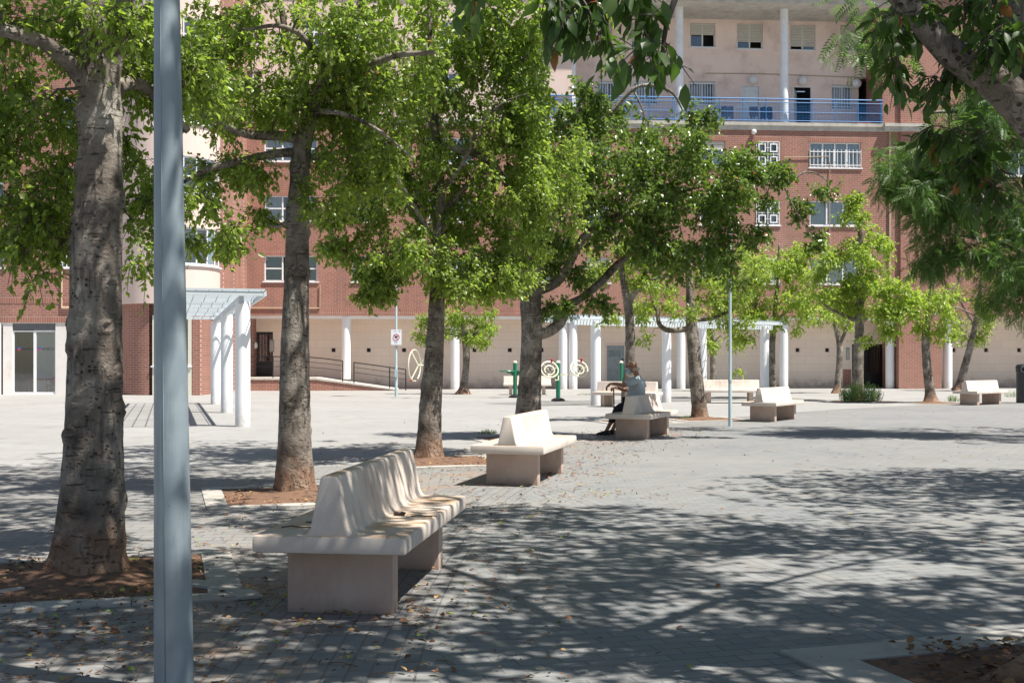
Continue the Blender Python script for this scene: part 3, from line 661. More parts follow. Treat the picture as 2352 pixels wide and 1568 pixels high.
for q0,q1 in ((xs0+t,xm-.06),(xm+.05,xs1-t)): f = MB(); f.box(q0,q1,y-.006,y,.1,2.56); f.build('pane', M['glass'], dr)
M['ink'] = plain('black_ink', (.02,.02,.025), .6, .05); M['red'] = plain('red_paint', (.55,.02,.02), .4, .08); M['logoblue'] = plain('logo_blue', (.03,.08,.5), .5, .05)
for xc in (62, 107.5):
    c = WX(xc, WY); z = 1.35+(HY-801.5)*WY/F
    txt('AMICS', .16, 'lettering', M['ink'], dr, Matrix.Translation((c,y-.012,z)), .001, 1.1)
    f = MB(); lx = c-.36; f.box(lx-.07,lx+.07,y-.014,y-.010,z+.015,z+.07); f.build('logo', M['logoblue'], dr)
    f = MB(); f.prism([(lx-.07,z-.06),(lx+.0,z-.06),(lx+.07,z+.005),(lx-.05,z+.005)], y-.014, y-.010); f.build('logo', M['red'], dr)
# room behind the shop door
f = MB(); X0, X1, Y0, Y1 = xs0-1.5, xs1+1.5, WY+.2, WY+4.2
f.box(X0,X1,Y1,Y1+.1,0,2.9); f.box(X1,X1+.1,Y0,Y1,0,2.9); f.box(X0-.1,X0,Y0,Y1,0,2.9); f.box(X0,X1,Y0,Y1,2.8,2.9)
wr = f.build('room', plain('room_white', (.8,.82,.82), .8, .04), wing)
f = MB(); f.box(xm-.35,xs1+.5,WY+.85,WY+.9,.04,2.8); f.build('brightening_wall', plain('inner_white', (.85,.86,.86), .8, .03), wr)  # white wall added close behind the glass to brighten the right pane
f = MB(); f.box(X0,X1,Y0,Y1,.01,.04); f.build('room_floor', plain('room_floor', (.25,.22,.20), .5, .1), wr)
f = MB(); f.box(xs0-.4,xs0+(xs1-xs0)*.38,WY+1.6,WY+1.7,.04,2.8); f.build('partition', plain('brown_partition', (.05,.028,.02), .5, .2), wr)
f = MB(); f.box(xs1-.22,xs1+.3,WY+.82,WY+.845,1.0,2.0); f.build('inner_window', M['dark'], wr)
# furniture inside
M['wood'] = plain('pale_wood', (.45,.22,.10), .5, .15); M['redseat'] = plain('red_seat', (.40,.07,.05), .5, .1)
tb = empty('small_table', (WX(93,WY+.5),WY+.5,.04), 0, 'small red topped table with yellow legs seen through the shop door', 'table')
f = MB(); f.box(-.4,.4,-.3,.3,.55,.6); f.build('tabletop', M['redseat'], tb)
for sx_ in (-1,1):
    for sy_ in (-1,1): f = MB(); f.tube([(sx_*.36,sy_*.26,0),(sx_*.36,sy_*.26,.55)],.02,8); f.build('leg', M['wood'], tb)
tb = empty('small_chair', (WX(121,WY+.5),WY+.5,.04), 0, 'small red chair beside the table behind the shop glass', 'chair')
f = MB(); f.box(-.17,.17,-.17,.17,.3,.34); f.build('seat', M['redseat'], tb, bevel=.01)
f = MB(); f.tube([(0,.16,.5),(0,.2,.5)],.16,20); f.build('backrest', M['redseat'], tb)
for sx_ in (-1,1):
    for sy_ in (-1,1): f = MB(); f.tube([(sx_*.15,sy_*.15,0),(sx_*.15,sy_*.15,.55 if sy_ > 0 else .3)],.015,8); f.build('leg', M['wood'], tb)
# gas pipe on the wing
f = MB(); xx = WX(143,WY); zz = 1.35+(HY-688)*WY/F+.05; zz=3.55
f.tube([(WX(143,WY),WY-.05,5.0),(xx,WY-.05,zz),(xw,WY-.05,zz)],.035,6); f.build('gas_pipe', plain('cream_pipe', (.62,.5,.36), .6, .1), wing)
# roof cap of the wing
f = MB(); f.box(-40, rx, WY-.2, 60, 19.5, 19.8); f.build('roof', M['concrete'], wing)
# ================================================================ benches
def bench_parts(root, L=1.95):
    h = L/2
    f = MB(); f.box(-.41,.41,-h,h,.352,.445); f.build('seat', M['stone'], root, bevel=.022, smooth=50)
    pr = [(-.145,.44),(-.115,.452),(-.098,.485),(-.044,.744),(-.032,.757),(.032,.757),(.044,.744),(.098,.485),(.115,.452),(.145,.44)]
    f = MB(); f.prism(pr, -h+.012, h-.012, 'y'); f.build('backrest', M['stone'], root, bevel=.010, smooth=60)
    for s in (-1,1):
        f = MB(); f.box(-.29,.29,s*(h-.30)-.065,s*(h-.30)+.065,-.01,.351); f.build('leg', M['stoneleg_shaded'], root, bevel=.006)
BG = 'double sided cast stone benches in the square'
bdat = [(-.835,7.05,7,'nearest cream cast stone bench with dappled shadows, between the grey pole and the paving'),
 (.17,13.6,13.5,'brightly sunlit cream stone bench, second from the camera in the curved row'),
 (2.36,21.19,22,'cream stone bench the old man with the cane is sitting on'),
 (6.02,27.07,32,'cream stone bench in leaf shade just right of the slim blue pole'),
 (14.74,36.97,50,'white glaring stone bench at far right beside the dark litter bin'),
 ((1211-CX)/56.3,48.0,90,'far stone bench seen side on behind the green post and the thick trunk'),
 (3.42,34.9,121,'stone bench behind the seated man and between the two ribbed white pillars'),
 ((1674-CX)/70.4,38.3,94,'stone bench seen side on behind the leaning tree and the slim blue pole')]
b0 = empty('stone_bench', (bdat[0][0],bdat[0][1],0), R(-bdat[0][2]), bdat[0][3], 'bench', BG); bench_parts(b0)
bpy.context.view_layer.update()
for x, y, a, lab in bdat[1:]:
    c = cptree(b0); c.location = (x,y,0); c.rotation_euler = (0,0,R(-a)); c['label'] = lab
# ================================================================ tree pits
def pit(cx, cy, s, lab, ang=16.3, kw=.2, dep=.05):
    o = empty('tree_pit', (cx,cy,0), R(ang), lab, 'tree pit', 'kerbed pits around the trees')
    a = s/2; f = MB(); z = .012
    for sg in (-1,1):
        n = 3
        for k in range(n):
            g0 = -a-kw+(2*a+2*kw)*k/n+.003; g1 = -a-kw+(2*a+2*kw)*(k+1)/n-.003
            f.box(g0,g1, *sorted((sg*a, sg*(a+kw))), .0,z+.004*(k%2))
            g0 = -a+2*a*k/n+.003; g1 = -a+2*a*(k+1)/n-.003
            f.box(*sorted((sg*a, sg*(a+kw))), g0,g1, .0,z+.003*(k%2))
    f.build('kerb', M['kerb'], o)
    f = MB(); n = 26; rr = random.Random(int(cx*100)); vs = []
    from mathutils import noise as nz
    for i in range(n+1):
        for j in range(n+1):
            x = -a+2*a*i/n; y = -a+2*a*j/n; r = math.hypot(x,y)
            e = min(a-abs(x), a-abs(y))
            vs.append((x,y,.004+.05*math.exp(-r*r/.16)+ (.014*nz.noise(Vector((x*6+cx,y*6+cy,0)))+.006)*min(1,e*8)))
    f.add(vs, [(i*(n+1)+j,(i+1)*(n+1)+j,(i+1)*(n+1)+j+1,i*(n+1)+j+1) for i in range(n) for j in range(n)])
    f.build('soil', M['soil'], o, smooth=1); return o
pt = pit(-2.66,7.30,1.45,'square earth pit around the nearest big trunk at left')
mi = (Matrix.Translation((-2.66,7.30,0)) @ Matrix.Rotation(R(16.3),4,'Z')).inverted(); f = MB()
for k in range(9):
    q0, q1 = R(22+16*k+.25), R(22+16*k+15.7); pl = [(-2.25+r*math.cos(q), 6.35+r*math.sin(q)) for r, qs in ((.755,(q0,(q0+q1)/2,q1)),(.90,(q1,(q0+q1)/2,q0))) for q in qs]
    f.prism(pl, .005, .020, 'z', mi)
f.build('curved_kerb', M['kerb'], pt)
pit(-2.13,11.86,1.5,'square earth pit of the second trunk, behind the nearest bench')
pit(-1.0,15.85,1.45,'earth pit of the third trunk, left of the sunlit bench')
pit(.2,20.4,1.4,'earth pit of the thick dark trunk behind the sunlit bench')
pit(2.75,26.2,1.3,'earth pit behind the seated man')
pit(4.5,27.4,1.4,'earth pit at the foot of the leaning tree by the slim blue pole')
pit(11.8,39.6,1.7,'weedy pit with the feathery shrub')
pit(13.7,38.2,1.6,'dry pit left of the white far bench')
pit(2.62,4.74,1.7,'pit with broad pale kerb and leaf litter at the bottom right corner', 17.5, .25)
# ================================================================ poles
def slim_pole(x, Y, r, h, lab, headx=None, sign=False):
    o = empty('lamp_post' if headx is not None else 'metal_pole', (x,Y,0), 0, lab, 'lamp post' if headx is not None else 'pole')
    f = MB(); f.lathe((0,0,0), [(r*1.25,0),(r*1.25,.9),(r*1.0,.93),(r*.9,h)], 20); f.build('pole', M['polelight'], o, smooth=40)
    f = MB(); f.lathe((0,0,.92), [(r*1.45,0),(r*1.45,.06)], 20); f.build('collar', M['polelight'], o, smooth=40)
    if headx is not None:
        f = MB(); f.tube([(0,0,h-.02),(headx*.5,0,h+.12),(headx,0,h+.1)], r*.5, 8); f.build('arm', M['polelight'], o)
        f = MB(); f.lathe((headx,0,h-.08), [(.05,.22),(.16,.20),(.34,.06),(.36,0),(.30,-.03)], 24); f.build('lamp_head', M['white'], o, smooth=40)
        f = MB(); f.box(-.05,.07,-r-.05,-r-.01,1.05-.3,1.05); f.build('cover', M['polelight'], o)
    return o
M['polelight'] = plain('pale_blue_paint', (.40,.50,.53), .45, .06, 5, bump=.05)
pp = G(910,911); lp = slim_pole(pp.x, pp.y, .045, P(0,628,pp.y).z, 'slim pale lamp post with white dish head and small white prohibition sign', (893-910)*pp.y/F)
sg = MB(); zc = P(0,774,pp.y).z; sw_, sh_ = .19, .30; sg.box(-sw_-.02+.02,sw_+.02,-.075,-.06,zc-sh_,zc+sh_-.01); so_ = sg.build('sign_panel', M['white'], lp)
f = MB(); n = 28; c0 = Vector((.01,-.08,zc-.0))
ring = [c0+Vector((.12*math.cos(2*math.pi*k/n),0,.12*math.sin(2*math.pi*k/n))) for k in range(n+1)]; f.tube(ring,.009,5,cap=False)
f.bar(c0+Vector((-.085,0,.085)), c0+Vector((.085,0,-.085)), .016,.008); f.build('prohibition_ring', M['red'], so_)
f = MB(); f.prism([(-.06,-.035),(-.045,.02),(0,.045),(.04,.04),(.075,.015),(.04,.01),(.03,-.02),(-.01,-.02),(-.02,-.045)], -.079, -.0755, 'y', Matrix.Translation((.01,0,zc))); f.build('dog_symbol', M['ink'], so_)
f = MB()
for k, (z, w) in enumerate(((.25,.07),(.215,.06),(-.19,.10),(-.225,.08))):
    f.box(-.07-(.02 if k<2 else -.0)+.0, -.07+w*1.6, -.078,-.0755, zc+z-.006, zc+z+.006)
f.box(.10,.17,-.078,-.0755,zc+.20,zc+.275); f.build('small_print', M['galv'], so_)
p3 = G(1677,978.5); slim_pole(p3.x, p3.y, .031, 4.7, 'slim pale blue pole standing between the leaning tree and the shaded bench')
# the thick pole in the foreground
py = 4.75; px = WX(400,py); o = empty('street_lamp', (px,py,0), 0, 'thick grey-blue painted metal pole in the left foreground with leaf shadows', 'lamp post')
f = MB(); nz_ = 40; prof = []; hh = 7.0
for k in range(nz_+1):
    z = hh*k/nz_; prof.append((.0935-.0163*z if z < 3.2 else .0413-.0008*(z-3.2)+.0, z))
prof = [(max(.034,.079-.0100*z), z) for _, z in prof]
f.lathe((0,0,0), prof, 48)
me_o = f.build('pole', M['pole'], o, smooth=40)
for v in me_o.data.vertices: v.co.x -= (v.co.z)*.0105
f = MB(); f.tube([(-.012-.0105*z, -(max(.034,.079-.0100*z))+.0006, z) for z in (0,1,2,3,4,5,6,7)], .0022, 6); f.build('weld_seam', M['pole'], o, smooth=1)
f = MB(); f.tube([(-.07,0,7.0),(-.6,0,7.25),(-1.1,0,7.2)], .03, 8); f.build('arm', M['pole'], o)
f = MB(); f.lathe((-1.15,0,7.1), [(.05,.2),(.2,.18),(.36,.04),(.34,-.02)], 24); f.build('lamp_head', M['white'], o)
# ================================================================ pergolas
def pergola(name, lab, cols, origin, ang, width, length, ztop, cr=.155, nb=5, back=None):
    """columns in world space; roof in a local frame: x across, y along"""
    o = empty(name, (origin[0],origin[1],0), ang, lab, 'pergola')
    mi = (Matrix.Translation((origin[0],origin[1],0)) @ Matrix.Rotation(ang,4,'Z')).inverted()
    for c in cols:
        p = mi @ Vector((c[0],c[1],0)); f = MB(); f.lathe((p.x,p.y,-.01), [(cr,0),(cr,2.60)], 30); f.build('column', M['column'], o, smooth=40)
    f = MB()
    for x in (0, width): f.box(x-.03,x+.03,0,length,ztop-.10,ztop)
    bx = width*back; f.box(bx-.05,bx+.05,.06,length-.06,ztop-.26,ztop-.101)
    f.build('beam', M['galv'], o)
    for k in range(nb+1):
        f = MB(); y = .035+(length-.07)*k/nb; f.box(.035,width-.035,y-.03,y+.03,ztop-.098,ztop-.012); f.build('cross_beam', M['galv'], o)
    f = MB(); x = .0
    while x <= width: f.box(x-.008,x+.008,0,length,ztop+.001,ztop+.012); x += .26
    y = .0
    while y <= length: f.box(0,width,y-.014,y+.014,ztop+.013,ztop+.043); y += .13 if 'ribbed' in lab else .30
    f.build('roof_grid', M['galv'], o)
    return o
A1 = R(16.3)
c1 = [(-5.60,24.45),(-7.52,31.0),(-9.40,37.3)]
ux, uy = math.cos(A1), math.sin(A1); org = (c1[0][0]+.42*ux+.5*uy*1 - 2.15*ux, c1[0][1]+.42*uy-.5*ux - 2.15*uy)
pergola('pergola', 'white steel mesh pergola on three white round columns at left', c1, org, A1, 2.15, 14.3, 2.79, back=.78)
c2 = [(2.57,36.1),(5.12,38.95),(6.9,42.6),(8.85,41.2)]
A2 = math.atan2(41.2-36.1, 8.85-2.57)-R(90)
ux, uy = math.cos(A2), math.sin(A2)
org = (2.57-1.0*(-math.sin(A2))-2.35*ux, 36.1-1.0*math.cos(A2)-2.35*uy)
pergola('pergola', 'white ribbed roof pergola on four pillars behind the seated man', c2, org, A2, 2.7, 9.6, 2.72, back=.86, nb=4)
# ================================================================ outdoor gym
M['gymgreen'] = plain('gym_green', (.012,.16,.085), .35, .08); M['gymcream'] = plain('gym_cream', (.68,.66,.50), .35, .04)
def gympost(x, y, lab, h, nm='exercise_machine'):
    p = G(x,y); o = empty(nm, p, 0, lab, 'exercise machine', 'green and cream outdoor gym machines')
    f = MB(); f.lathe((0,0,0), [(.075,0),(.075,h)], 20); f.build('post', M['gymgreen'], o, smooth=40)
    f = MB(); f.sphere((0,0,h+.01), .082, 16, (1,1,.85)); f.build('cap', M['gymcream'], o, smooth=1)
    f = MB(); f.lathe((0,0,0), [(.24,0),(.23,.06),(.13,.11)], 20); f.build('base', M['black'], o, smooth=40); return o, p
def ringt(mb, c, r, t, nrm, n=32):
    nrm = Vector(nrm).normalized(); u = nrm.orthogonal().normalized(); v = nrm.cross(u); c = Vector(c)
    mb.tube([c+(u*math.cos(2*math.pi*k/n)+v*math.sin(2*math.pi*k/n))*r for k in range(n+1)], t, 8, cap=False)
o, p = gympost(981, 914, 'green gym post with a large cream hand wheel, partly behind the third trunk', P(0,803,G(981,914).y).z)
zc = P(0,839,p.y).z; f = MB(); cxx = (957-981)*p.y/F-.02; nrm = (1,-.32,.0); ringt(f,(cxx-.06,0,zc),.58,.024,nrm)
for a in (0,120,240):
    v = Vector((.3*math.cos(R(a)), .95*math.cos(R(a)), math.sin(R(a)))).normalized()*.57; f.bar(Vector((cxx+.08,0,zc)), Vector((cxx-.06,0,zc))+v, .035)
f.build('wheel', M['gymcream'], o, smooth=40)
f = MB(); f.tube([(cxx+.06,0,zc),(-.06,0,zc)],.035,8); f.tube([(cxx+.16,0,zc),(cxx+.22,0,zc+.14),(-.14,0,zc+.2),(-.05,0,zc+.2)],.022,8); f.build('axle', M['gymcream'], o, smooth=40)
f = MB()
for s in (1,-1): f.tube([(cxx-.13,s*.16,zc+s*.55),(cxx-.22,s*.16,zc+s*.55)],.035,10)
f.build('handle', M['red'], o)
o, p = gympost(1183, 913, 'green gym post with flat green hand discs, left of the thick dark trunk', P(0,833,G(1183,913).y).z)
zc = P(0,852,p.y).z; f = MB(); f.lathe((-.30,-.12,zc), [(.28,-.02),(.30,0),(.28,.025)], 28); f.lathe((.33,.12,zc), [(.28,-.02),(.30,0),(.28,.025)], 28); f.build('hand_disc', M['gymgreen'], o, smooth=30)
f = MB(); f.bar((-.3,-.12,zc-.05),(.33,.12,zc-.05),.06,.05); f.prism([(-.2,zc-.06),(.2,zc-.06),(.06,zc-.2),(-.06,zc-.2)],-.02,.02,'y'); f.build('bracket', M['gymgreen'], o)
o, p = gympost(1282, 921, 'green gym post with two small cream hand wheels, right of the thick dark trunk', P(0,833,G(1282,921).y).z)
f = MB(); zc = P(0,847,p.y).z; q = [(-.30,-.22,zc-.02),(.72,.1,zc+.0)]
for c in q:
    f = MB(); nn = (.25,-1,.55); ringt(f,c,.30,.026,nn,28); ringt(f,(c[0],c[1]+.03,c[2]-.02),.17,.02,nn,24)
    u = Vector(nn).normalized().orthogonal().normalized(); v = Vector(nn).normalized().cross(u)
    for a in (30,150,270): f.bar(Vector(c)+Vector((0,.05,-.02)), Vector(c)+(u*math.cos(R(a))+v*math.sin(R(a)))*.3, .028)
    f.build('wheel', M['gymcream'], o, smooth=40)
f = MB(); f.bar((-.28,-.02,zc-.22),(.74,.12,zc-.16),.06,.045); f.tube([(.0,-.08,zc-.22),(.0,-.1,zc-.38),(-.12,-.1,zc-.38)],.03,8); f.tube([q[0],(-.28,-.02,zc-.2)],.03,8); f.tube([q[1],(.74,.12,zc-.16)],.03,8); f.build('bracket', M['gymcream'], o, smooth=40)
f = MB()
for c in q: f.tube([(c[0]+.06,c[1]-.16,c[2]+.24),(c[0]+.07,c[1]-.2,c[2]+.36)],.035,10)
f.build('handle', M['red'], o)
f = MB()
for c in q: f.sphere((c[0]+.02,c[1]-.05,c[2]),.04,10)
f.build('hub', M['black'], o)
o, p = gympost(1427, 908, 'plain green gym post standing before the grey service door', P(0,833,G(1427,908).y).z)
# ================================================================ litter bin
p = G(2356,925); o = empty('litter_bin', p, 0, 'dark grey cylindrical litter bin at the right edge of the square', 'bin')
M['bin'] = plain('bin_grey', (.035,.04,.045), .5, .15)
f = MB(); f.lathe((0,0,0), [(.27,0),(.29,.02),(.29,.98),(.27,.985)], 32); f.build('body', M['bin'], o, smooth=40)
f = MB(); f.lathe((0,0,.99), [(.27,0),(.30,.005),(.31,.20),(.27,.26),(.12,.29)], 32); f.build('lid', M['bin'], o, smooth=40)
f = MB(); f.tube([(-.17,-.255,1.1),(-.175,-.262,1.1)],.085,20); f.build('opening', M['dark'], o)
f = MB(); ringt(f,(-.17,-.262,1.1),.09,.012,(.55,.83,0),20); f.build('rim', M['greymetal'], o)
# ================================================================ skinned figures
def skinned(name, mat, nodes, edges, parent, sub=2, root=0, **k):
    me = bpy.data.meshes.new(name); me.from_pydata([n[:3] for n in nodes], edges, [])
    ob = bpy.data.objects.new(name, me); COL.objects.link(ob); md = ob.modifiers.new('skin','SKIN')
    sv = me.skin_vertices[0].data
    for i, n in enumerate(nodes):
        r = n[3]; sv[i].radius = (r, r) if not hasattr(r,'__len__') else r
        sv[i].use_root = (i == root)
    md.use_smooth_shade = True; md.branch_smoothing = .6
    ms = ob.modifiers.new('sub','SUBSURF'); ms.levels = sub; ms.render_levels = sub
    bpy.context.view_layer.update()
    m2 = bpy.data.meshes.new_from_object(ob.evaluated_get(bpy.context.evaluated_depsgraph_get()))
    bpy.data.objects.remove(ob); m2.name = name; m2.materials.clear(); m2.materials.append(mat)
    ob = bpy.data.objects.new(name, m2); COL.objects.link(ob); ob.parent = parent; m2.shade_smooth()
    return tag(ob, **k)
M['skin'] = plain('tanned_skin', (.36,.17,.10), .55, .12, 14, bump=.05); M['shirt'] = plain('pale_blue_shirt', (.42,.465,.485), .85, .07, 9, bump=.15)
M['trouser'] = plain('dark_trousers', (.025,.025,.032), .9, .2, 9); M['shoe'] = plain('black_shoe', (.012,.012,.013), .45, .2)
M['hair'] = plain('white_hair', (.42,.36,.31), .8, .15, 30, bump=.3); M['mask'] = plain('blue_mask', (.33,.56,.66), .8, .05, 10)
man = empty('person', (2.22,21.58,0), R(158), 'elderly bald man in pale blue shirt, glasses and face mask, sitting leaning on a cane', 'person')
N = [(-.02,0,.58,(.14,.16)), (-.05,0,.72,(.13,.16)), (-.09,0,.88,(.13,.165)), (-.11,0,1.01,(.115,.16)), (-.075,0,1.095,.064), (-.045,0,1.15,.062), # 0-5 torso, neck
     (-.01,0,1.225,(.122,.10)), (.0,0,1.29,(.122,.10)), (.0,0,1.35,(.085,.072)),   # 6-8 head
     (.05,0,1.185,(.045,.045)), (.112,0,1.235,.015)]                                  # 9 jaw, 10 nose
E = [(0,1),(1,2),(2,3),(3,4),(4,5),(5,6),(6,7),(7,8),(6,9),(6,10)]
def limb(start, pts):
    i = start
    for q in pts: N.append(q); E.append((i,len(N)-1)); i = len(N)-1
    return i
def hand(wi, w, d, s, curl):
    """palm plus five bent fingers from wrist index; d = pointing dir"""
    d = Vector(d).normalized(); side = Vector((0,1,0)); down = Vector(curl)
    pc = Vector(w)+d*.05; N.append((*pc,(.032,.022))); E.append((wi,len(N)-1)); pi_ = len(N)-1
    for k, (off, ln) in enumerate(((-.030,.062),(-.011,.074),(.010,.078),(.030,.070))):
        b = pc+d*.035+side*off*s; m = b+(d*.5+down*.5).normalized()*ln*.5; t = m+(d*.1+down*.9).normalized()*ln*.55
        i = pi_
        for q, r in ((b,.011),(m,.010),(t,.008)): N.append((*q,r)); E.append((i,len(N)-1)); i = len(N)-1
    b = pc+side*.038*s-d*.01; t = b+(side*.5*s+d*.6+down*.4).normalized()*.05
    i = pi_
    for q, r in ((b,.013),(t,.010)): N.append((*q,r)); E.append((i,len(N)-1)); i = len(N)-1
# arms
i = limb(3, [(-.10,.165,1.02,.062),(.0,.215,.965,.046),(.115,.235,.915,.040),(.25,.19,.935,.036),(.39,.14,.945,.026)]); hand(i,(.39,.14,.945),(.75,-.05,-.65),-1,(-.15,0,-1))
i = limb(3, [(-.10,-.165,1.02,.062),(.02,-.215,.92,.046),(.13,-.22,.815,.040),(.25,-.16,.835,.036),(.345,-.11,.87,.027)]); hand(i,(.345,-.11,.87),(.9,0,-.1),1,(-.35,0,-.9))
# legs
i = limb(0, [(.04,.10,.545,.085),(.13,.13,.54,.072),(.25,.15,.505,.058),(.32,.15,.34,.052),(.44,.15,.12,.036),(.475,.15,.055,.036),(.58,.155,.03,.030)])
i = limb(0, [(.04,-.10,.545,.085),(.13,-.12,.54,.072),(.24,-.13,.505,.058),(.30,-.13,.34,.052),(.41,-.13,.12,.036),(.445,-.13,.055,.036),(.55,-.13,.03,.030)])
skinned('body', M['skin'], N, E, man)
f = MB(); 
for s in (-1,1): f.sphere((-.005,s*.094,1.225),.028,10,(.8,.35,1.2))
f.build('ear', M['skin'], man, smooth=1)
f = MB(); f.sphere((-.022,0,1.235),.112,20,(.98,.86,.84)); hr_ = f.build('hair', M['hair'], man, smooth=1)
bm2 = bmesh.new(); bm2.from_mesh(hr_.data); bmesh.ops.delete(bm2, geom=[v for v in bm2.verts if v.co.z > 1.262 or v.co.x > -.005 or v.co.z < 1.17], context='VERTS'); bm2.to_mesh(hr_.data); bm2.free()
SN = [(-.02,0,.56,(.175,.19)),(-.05,0,.70,(.17,.195)),(-.09,0,.87,(.172,.20)),(-.11,0,1.0,(.15,.19)),(-.085,0,1.09,(.082,.085)),
      (-.10,.17,1.015,.10),(-.03,.205,.97,.092),(.075,.232,.93,.086),(-.10,-.17,1.015,.10),(-.02,-.21,.95,.092),(.065,-.222,.88,.084)]
skinned('shirt', M['shirt'], SN, [(0,1),(1,2),(2,3),(3,4),(3,5),(5,6),(6,7),(3,8),(8,9),(9,10)], man)
TN = [(-.02,0,.56,(.14,.16)),(.04,.10,.545,.098),(.13,.13,.54,.086),(.25,.15,.505,.072),(.32,.15,.34,.066),(.39,.15,.22,.06),(.04,-.10,.545,.098),(.13,-.12,.54,.086),(.24,-.13,.505,.072),(.30,-.13,.34,.066),(.36,-.13,.22,.06)]
skinned('trousers', M['trouser'], TN, [(0,1),(1,2),(2,3),(3,4),(4,5),(0,6),(6,7),(7,8),(8,9),(9,10)], man)
for y, x0 in ((.152,.455),(-.13,.425)):
    f = MB(); prof = [(-.06,.0),(-.06,.07),(-.01,.085),(.06,.075),(.14,.05),(.19,.03),(.20,.0)]
    f.prism([(x0+a,b) for a,b in prof], y-.045, y+.045, 'y'); f.build('shoe', M['shoe'], man, bevel=.012, smooth=60)
f = MB(); f.sphere((.068,0,1.178),.066,14,(.82,.95,1.0)); mk = f.build('face_mask', M['mask'], man, smooth=1)
f = MB()
for s in (-1,1):
    ringt(f,(.112,s*.036,1.26),.024,.004,(1,s*.25,0),16); f.tube([(.11,s*.06,1.265),(.0,s*.096,1.26),(-.02,s*.096,1.245)],.004,6)
f.tube([(.115,-.012,1.265),(.115,.012,1.265)],.004,6); f.build('glasses', M['black'], man)
f = MB()
for s in (-1,1): f.sphere((.095,s*.034,1.256),.012,8)
f.build('eye', M['ink'], man)
f = MB(); m_ = man; mm = Matrix.Translation((2.22,21.58,0)) @ Matrix.Rotation(R(158),4,'Z')
tp = mm @ Vector((.40,-.10,.845)); tip = mm @ Vector((.36,-.02,.0)); bend = mm @ Vector((.35,-.10,.865)); b2 = mm @ Vector((.31,-.10,.84))
f.tube([tip, tip.lerp(tp,.5), tp, bend, b2], [.013,.014,.015,.015,.014], 10); cn = f.build('walking_cane', plain('brown_cane', (.34,.16,.06), .45, .15), smooth=40, label='brown wooden walking cane held upright by the seated old man', cat='cane')
# ================================================================ small black dog behind the pergola columns
dp = G(473,900.5); dog = empty('dog', (dp.x,dp.y,0), R(176), 'small black dog on a green leash walking left, beside the brick pier', 'dog')
M['fur'] = plain('black_fur', (.015,.012,.012), .8, .4, 20, bump=.3); M['leash'] = plain('green_leash', (.25,.55,.12), .6, .1)
DN = [(.0,0,.25,(.07,.075)),(-.12,0,.255,(.062,.06)),(.11,0,.26,(.078,.075)),(.18,0,.30,.05),(.235,0,.34,(.052,.05)),(.29,0,.325,.028),(.33,0,.315,.020),
      (-.19,0,.27,.025),(-.25,0,.33,.016),(-.29,0,.40,.010),
      (.12,.045,.17,.03),(.14,.045,.09,.016),(.17,.045,.015,.017),(.12,-.045,.17,.03),(.09,-.045,.09,.016),(.07,-.045,.015,.017),
      (-.13,.045,.19,.042),(-.10,.045,.13,.022),(-.165,.045,.08,.015),(-.15,.045,.015,.017),(-.13,-.045,.19,.042),(-.15,-.045,.13,.022),(-.21,-.045,.085,.015),(-.22,-.045,.015,.017),
      (.225,.035,.385,.014),(.215,.042,.415,.006),(.225,-.035,.385,.014),(.215,-.042,.415,.006)]
DE = [(0,1),(0,2),(2,3),(3,4),(4,5),(5,6),(1,7),(7,8),(8,9),(2,10),(10,11),(11,12),(2,13),(13,14),(14,15),(1,16),(16,17),(17,18),(18,19),(1,20),(20,21),(21,22),(22,23),(4,24),(24,25),(4,26),(26,27)]
skinned('body', M['fur'], DN, DE, dog)
f = MB(); f.lathe((.195,0,.285), [(.06,0),(.06,.025)], 16, cap=False); f.build('collar', M['leash'], dog)
mm = Matrix.Translation((dp.x,dp.y,0)) @ Matrix.Rotation(R(176),4,'Z'); f = MB(); a = mm @ Vector((.2,0,.35)); b = Vector((WX(452,47.6),47.75,1.15))
f.tube([a, a.lerp(b,.5)-Vector((0,0,.08)), b], .009, 6); f.build('leash', M['leash'], smooth=1, label='thin bright green leash running from the small black dog behind the pier', cat='leash')
# ================================================================ trees
from mathutils import noise as nzm
def mkleaf(name, dark, light, gloss=.36, trans=.48, brown=.985):
    g = NG(name); t = g('Attribute', attribute_name='tint').outputs['Fac']
    c = g.ramp(t, [(0,dark),(.55,tuple((a+b)/2 for a,b in zip(dark,light))),(brown-.02,light),(brown,(.30,.13,.04)),(1.0,(.28,.07,.03))])
    g.set(Base_Color=c, Roughness=gloss, Specular_IOR_Level=.5)
    tr = g('BsdfTranslucent', {'Color': g.mix(.6, c, tuple(min(1,x*2.4) for x in (light[0]*1.15,light[1]*1.2,light[2]*.6)))})
    ms = g('MixShader', {0: trans, 1: g.b.outputs[0], 2: tr.outputs[0]})
    g.t.links.new(ms.outputs[0], g.n['Material Output'].inputs[0]); return g.m
M['leafA'] = mkleaf('leaves_mid', (.090,.140,.028), (.235,.315,.065))
M['leafB'] = mkleaf('leaves_dark', (.050,.100,.022), (.150,.225,.040), .30, .32)
M['leafC'] = mkleaf('leaves_bright', (.12,.185,.035), (.27,.35,.065), .42, .45)
M['leafD'] = mkleaf('leaves_near', (.025,.062,.014), (.07,.13,.024), .45, .35, .97)
M['leafF'] = mkleaf('leaves_feathery', (.035,.085,.022), (.10,.18,.04), .45, .35, 1.1)
